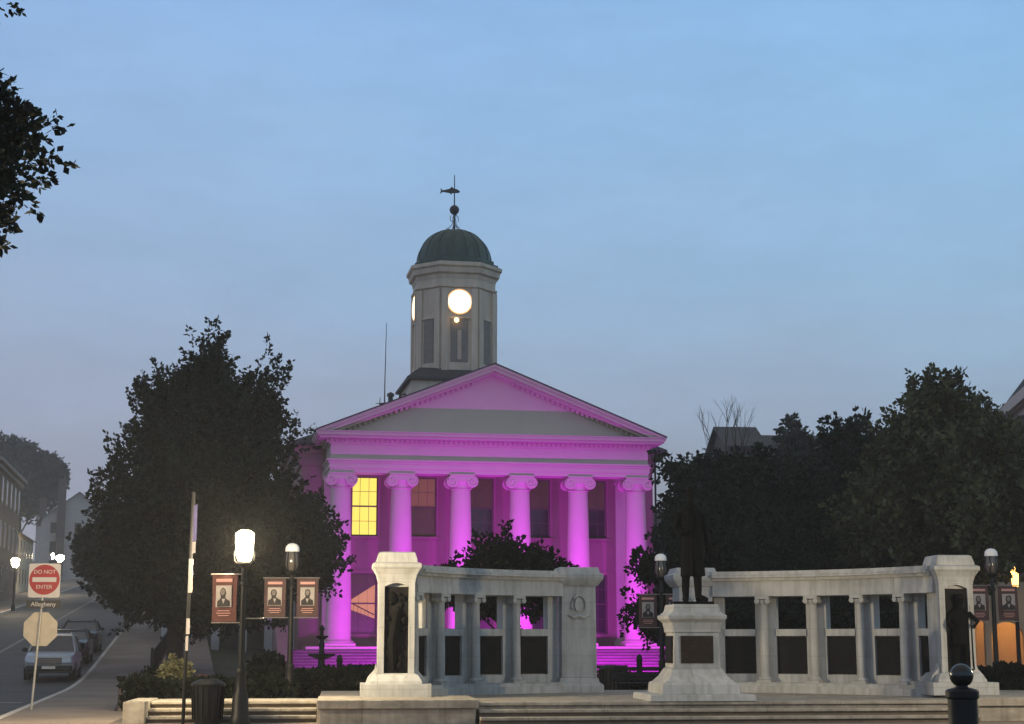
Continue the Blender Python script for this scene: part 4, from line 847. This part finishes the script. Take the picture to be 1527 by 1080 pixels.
# bare tree
bt = thing('bare_tree', 'leafless tree with thin bare branches against the sky', 'tree', (hx_(1084, 105), 105, 0)); bt.scale = (1.1, 1.1, 1.32)
rnd = random.Random(4); tb = MB()
def br(p, d, l, r, dep):
    q = p+d*l; tb.tube([p, p.lerp(q, .5)+Vector((rnd.uniform(-.1, .1), 0, .05))*l*.4, q], [r, r*.8, r*.55], 5)
    if dep:
        for k in range(3 if dep > 1 else 2):
            dd = (d+Vector((rnd.uniform(-.75, .75), rnd.uniform(-.5, .5), rnd.uniform(0, .5)))).normalized(); br(q, dd, l*rnd.uniform(.55, .8), r*.5, dep-1)
br(Vector((0, 0, 0)), Vector((.03, 0, 1)), 9.3, .16, 0)
for dx in (-.5, 0, .35, .7): br(Vector((0.2, 0, 9.0)), Vector((dx, 0, 1)).normalized(), 1.7, .06, 3)
br(Vector((0, 0, 8)), Vector((.42, 0, 1)).normalized(), 2.6, .035, 1); br(Vector((.1, 0, 7)), Vector((-.28, 0, 1)).normalized(), 3.4, .03, 1)
tb.build('branches', BARK, bt)
# hedges and shrubs
def hedge(loc, rz, lx, ly, h, label, seed=1, lsz=.09, n=7000, m=LEAF_BUSH, cat='hedge', name='hedge'):
    rng = np.random.default_rng(seed); t = thing(name, label, cat, loc, rz)
    P = rng.uniform(-1, 1, (n, 3)); f = rng.integers(0, 3, n); P[f == 0, 1] = rng.uniform(-1, -.85, (f == 0).sum()); P[f == 1, 2] = rng.uniform(.8, 1.08, (f == 1).sum())
    P[:, 2] += .10*np.sin(P[:, 0]*lx*2.1+seed)+.06*np.sin(P[:, 0]*lx*5.3)
    P = P*np.array([lx/2, ly/2, h/2])+np.array([0, 0, h/2]); P[:, 2] = np.maximum(P[:, 2], .02)
    quads('foliage', leaf_quads(P, rng.normal(size=(n, 3))+np.array([0, -.3, .6]), lsz*1.6, rng), m, t)
    MB().box(-lx/2*.95, lx/2*.95, -ly/2*.9, ly/2*.9, -.1, h*.86).build('stems', BARK, t)
    return t
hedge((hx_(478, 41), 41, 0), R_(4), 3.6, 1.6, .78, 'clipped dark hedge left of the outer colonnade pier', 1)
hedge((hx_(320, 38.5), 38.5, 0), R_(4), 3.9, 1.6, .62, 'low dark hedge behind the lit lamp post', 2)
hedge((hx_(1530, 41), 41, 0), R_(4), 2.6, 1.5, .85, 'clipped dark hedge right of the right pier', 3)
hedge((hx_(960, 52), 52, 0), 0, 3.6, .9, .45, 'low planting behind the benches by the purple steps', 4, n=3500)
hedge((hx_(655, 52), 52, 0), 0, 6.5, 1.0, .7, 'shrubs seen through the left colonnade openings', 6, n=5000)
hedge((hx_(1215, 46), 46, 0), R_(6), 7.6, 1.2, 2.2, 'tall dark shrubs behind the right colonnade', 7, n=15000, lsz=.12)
def bush(loc, r, label, m, seed, lsz=.12, n=350, name='shrub', flat=1.0, cat='shrub'):
    rng = np.random.default_rng(seed); t = thing(name, label, cat, loc)
    P, D, b, d = crown_pts((0, 0, r*flat*.9), (r, r, r*flat), n, rng, leaves=16, lsz=lsz, shoot=r*.35, jag=.2)
    P[:, 2] = np.maximum(P[:, 2], .02); quads('foliage', leaf_quads(P, D, lsz, rng), m, t)
    MB().tube([(0, 0, -.1), (0, 0, r*flat)], .05, 6).build('stem', BARK, t); return t
bush((hx_(400, 46), 46, 0), .52, 'rounded dark shrub right of the lit lamp post', LEAF_BUSH, 51, n=420, flat=1.15)
bush((hx_(228, 40), 40, 0), .5, 'low dark shrub at the corner planting bed', LEAF_BUSH, 52, n=300, flat=.8)
FLY = mat('flower_yellow', (.16, .15, .07), .7, .4, 9); FLP = mat('flower_pink', (.12, .05, .055), .7, .4, 9)
bush((hx_(264, 39.2), 39.2, .25), .36, 'yellow green flowering plant in the corner bed', FLY, 53, .09, 160, 'flowering_plant', 1.2, 'plant')
bush((hx_(296, 39.0), 39.0, .25), .26, 'dull pink flowering plant beside the yellow one', FLP, 54, .08, 110, 'flowering_plant', .9, 'plant')
# ------------------------------------------------------------------ surrounding buildings
BRICK = brickmat('red_brick', (.20, .11, .085), (.16, .09, .07), (.22, .19, .16))
CREAMW = mat('cream_siding', (.42, .37, .30), .8, .1, .6, aniso=(.5, .5, 6)); MISTW = mat('misty_siding', (.48, .44, .43), .85, .1, .4, aniso=(.4, .4, 5))  # far siding paled, with the mist put into its colour
PINKW = mat('brick_chimney', (.14, .11, .11), .9, .2, 2)
def house(loc, rz, W_, D_, h, roof_h, label, wallm, roofm=SLATE, floors=2, cols=3, gable_x=True, cornice=None, sides=True):
    t = thing('house', label, 'house', loc, rz)
    mb = MB(); mb.box(-W_/2, W_/2, -D_/2, D_/2, -1.5, h)
    if roof_h:
        if gable_x: mb.prism_x([(-D_/2, h), (D_/2, h), (0, h+roof_h)], -W_/2, W_/2)
        else: mb.prism_y([(-W_/2, h), (W_/2, h), (0, h+roof_h)], -D_/2, D_/2)
    mb.build('wall', wallm, t)
    rf = MB(); e = .4; k = .14
    if roof_h:
        if gable_x:
            s = roof_h/(D_/2); rf.prism_x([(-D_/2-e, h-e*s), (0, h+roof_h), (D_/2+e, h-e*s), (D_/2+e, h-e*s+k), (0, h+roof_h+k), (-D_/2-e, h-e*s+k)], -W_/2-e, W_/2+e)
        else:
            s = roof_h/(W_/2); rf.prism_y([(-W_/2-e, h-e*s), (0, h+roof_h), (W_/2+e, h-e*s), (W_/2+e, h-e*s+k), (0, h+roof_h+k), (-W_/2-e, h-e*s+k)], -D_/2-e, D_/2+e)
    else: rf.box(-W_/2-.1, W_/2+.1, -D_/2-.1, D_/2+.1, h, h+.2)
    rf.build('roof', roofm, t)
    if cornice:
        c = MB(); c.box(-W_/2-.3, W_/2+.3, -D_/2-.35, D_/2+.3, h-.25, h-.002); c.box(-W_/2-.55, W_/2+.55, -D_/2-.6, D_/2+.55, h+.201, h+.5)
        c.build('cornice', cornice, t)
    fh = h/floors
    def win(cx, cy_, z, axis):
        f = MB(); hw_, hh = .5, fh*.27
        if axis == 'f': f.box(cx-hw_-.1, cx+hw_+.1, cy_-.06, cy_-.003, z-hh-.1, z+hh+.12); o = f.build('window', CREAMW, t); MB().box(cx-hw_, cx+hw_, cy_-.08, cy_-.061, z-hh, z+hh).build('pane', DARKW, o)
        else: sg_ = 1 if cx > 0 else -1; f.box(min(cx+sg_*.003, cx+sg_*.06), max(cx+sg_*.003, cx+sg_*.06), cy_-hw_-.1, cy_+hw_+.1, z-hh-.1, z+hh+.12); o = f.build('window', CREAMW, t); MB().box(min(cx+sg_*.061, cx+sg_*.08), max(cx+sg_*.061, cx+sg_*.08), cy_-hw_, cy_+hw_, z-hh, z+hh).build('pane', DARKW, o)
    for fl in range(floors):
        z = fh*(fl+.52)
        for c in range(cols): win(-W_/2+W_*(c+.5)/cols, -D_/2, z, 'f')
        if sides:
            nc = max(2, int(D_/3.2))
            for c in range(nc): win(W_/2, -D_/2+D_*(c+.5)/nc, z, 's')
    return t
SY = R_(11.3)
def at_st(q, y): x = q*1.02-3.9-.2*y; return (x, y, float(ground(x, y)))
house(at_st(-17.9, 150), SY, 10, 22, 11.8, 0, 'red brick house with a heavy cornice at the left edge of the street', BRICK, floors=3, cols=3, cornice=mat('cornice_grey', (.25, .22, .2), .7, .1, 2))
house(at_st(-19.0, 184), SY, 9, 20, 6.2, 2.4, 'low dark roofed house beyond the red brick house', CREAMW, floors=2, cols=3, gable_x=False)
fh_ = house(at_st(-14.5, 262), R_(20), 11, 14, 9.0, 4.2, 'tall pale misty house with brick chimneys at the top of the street', MISTW, roofm=mat('misty_roof', (.16, .155, .17), .8, .1, 1), floors=3, cols=3, gable_x=False)  # roof colour lightened as well to stand for mist
for x, y, z1, w_ in ((-2.7, -7.35, 15.2, .62), (3.2, -2, 15.4, .5), (-5.2, -3, 12.5, .5)): MB().box(x-w_, x+w_, y-.6, y+.34, 0 if y < -7 else 8, z1).build('chimney', PINKW, fh_)
house(at_st(-4.0, 330), R_(10), 22, 12, 7, 4.5, 'long misty house farthest up the hill', MISTW, roofm=MATS['misty_roof'], floors=2, cols=5)
hr = house((hx_(1103, 118), 118, 0), R_(6), 2.4, 6, 15.4, 1.6, 'dark roofed house peeping over the trees right of the courthouse', mat('dim_wall', (.10, .095, .09), .8, .1, 1), floors=3, cols=3)
house((hx_(1215, 128), 128, 0), R_(6), 13, 8, 15.0, 2.6, 'long low roofed building behind the dark trees', mat('dim_wall_brown', (.09, .08, .07), .8, .1, 1), floors=3, cols=4)
house((hx_(1012, 125), 125, 0), R_(8), 7, 9, 8.5, 3.0, 'pale grey house glimpsed between the courthouse and the statue', mat('pale_stone_wall', (.45, .45, .44), .8, .1, 1), floors=2, cols=3)
pb = thing('side_building', 'low dark building with pale square posts under the big left tree', 'building', (-15.5, 92, .9), R_(10))
MB().box(-4.2, 3.4, 0, 6, -1.5, 4.2).build('wall', MATS['dim_wall_brown'], pb); MB().prism_x([(-2.2, 3.9), (6.4, 3.9), (2, 5.9)], -4.5, 3.7).build('roof', SLATE, pb)
for x in (-3.9, -2.6, -1.2, .3, 1.7, 3.1): MB().box(x-.22, x+.22, -1.9, -1.5, -1.2, 3.9).build('post', MATS['pale_stone_wall'], pb)
# right corner building with a lit porch
rb = thing('corner_building', 'tall building at the right edge with pale cornice and a glowing arched porch', 'building', (21.6, 60, 0), R_(-8))
mb = MB(); mb.box(.5, 12, 5, 18, 0, 12.3); mb.build('wall', CREAMW, rb)
c = MB(); c.box(.25, 12.3, 4.7, 18.3, 12.0, 12.3-.002); c.box(-.2, 12.6, 4.3, 18.6, 12.35, 12.85); c.box(.0, 12.5, 4.5, 18.5, 12.3, 12.349); c.build('cornice', mat('pale_trim', (.6, .56, .48), .7, .08, 2), rb)
MB().prism_x([(4.4, 12.851), (18.5, 12.851), (11.5, 13.3)], -.1, 12.6).build('roof', SLATE, rb)
w2 = MB(); w2.box(-4.6, .45, 8, 16, 0, 9.9); an2 = w2.build('annex', mat('annex_wall', (.20, .17, .14), .8, .12, 1), rb)
MB().prism_x([(7.5, 9.7), (16.4, 9.7), (12, 11.6)], -4.9, .48).build('annex_roof', SLATE, rb)
PORW = mat('porch_plaster', (.62, .45, .30), .8, .12, .8)
pw = MB()
def arch_wall(mb, x0, x1, y0, y1, z0, z1, ac, ar, asp):   # wall panel with an arched opening centred at ac
    n = 12; pts = [(ac+ar*math.cos(math.pi*k/n), asp+ar*math.sin(math.pi*k/n)) for k in range(n+1)]
    mb.box(x0, ac-ar, y0, y1, z0, z1); mb.box(ac+ar, x1, y0, y1, z0, z1)
    mb.prism_y([(ac-ar, z1)]+[(ac+ar, z1)]+pts, y0, y1)
arch_wall(pw, -3.6, -1.9, 3.4, 3.7, 0, 3.6, -2.75, .62, 1.7); arch_wall(pw, -1.9, 2.4, 3.4, 3.7, 0, 3.6, -.6, .95, 1.55)
pw.box(-3.6, 2.4, 3.4, 7.98, 3.6, 3.85); pw.build('porch_arcade', PORW, rb)
bw_ = MB(); bw_.box(-3.6, 2.4, 7.0, 7.2, 0, 3.6); bw_.build('porch_back_wall', PORW, rb)
dr = MB(); dr.box(-1.45, -.25, 6.93, 6.998, .1, 2.6); d_ = dr.build('door', mat('lit_door_glass', (1, .85, .4), .5, .1, 2, emit=1.6, ecol=(1, .68, .14)), rb)
fr = MB(); fr.box(-1.55, -1.45, 6.85, 6.95, 0, 2.7); fr.box(-.25, -.15, 6.85, 6.95, 0, 2.7); fr.box(-1.45, -.25, 6.85, 6.95, 2.6, 2.7); fr.build('door_frame', PORW, d_)
for x in (-2.7, -.9, 1.6): 
    o = MB().ball((x, 5.6, 3.25), .13, 10, 7).build('porch_light', mat('porch_lamp', (1, .8, .4), .5, 0, 1, emit=130, ecol=(1, .55, .20)), rb, smooth=True)
    MB().tube([(x, 5.6, 3.37), (x, 5.6, 3.6)], .015, 5).build('cord', IRON, o)
pl = MB(); pl.box(-3.6, 2.4, 2.6, 7, -.05, .35); pl.build('porch_floor', CONC, rb)
sl = far_lamp((17.2, 55.5, 0), 'orange lit lamp half hidden in leaves above the right hedge', .55)
for c_ in sl.children:
    if c_.name.startswith('lamp_glass'): c_.data = c_.data.copy(); c_.data.materials[0] = mat('orange_lamp_glass', (1, .7, .3), .5, 0, 1, emit=5, ecol=(1, .50, .12))
 
# ------------------------------------------------------------------ haze
if HAZE_D:
    hz = MB().box(-415, 435, -38, 615, -1.6, 62).build('haze', mat('tmp_', (1, 1, 1)))
    m = bpy.data.materials.new('haze_air'); m.use_nodes = True; t = m.node_tree; t.nodes.clear()
    o = t.nodes.new('ShaderNodeOutputMaterial'); v = t.nodes.new('ShaderNodeVolumePrincipled'); v.inputs['Color'].default_value = (.93, .93, .93, 1); v.inputs['Density'].default_value = HAZE_D; v.inputs['Anisotropy'].default_value = .2
    t.links.new(v.outputs[0], o.inputs['Volume']); hz.data.materials[0] = m; hz['kind'] = 'stuff'
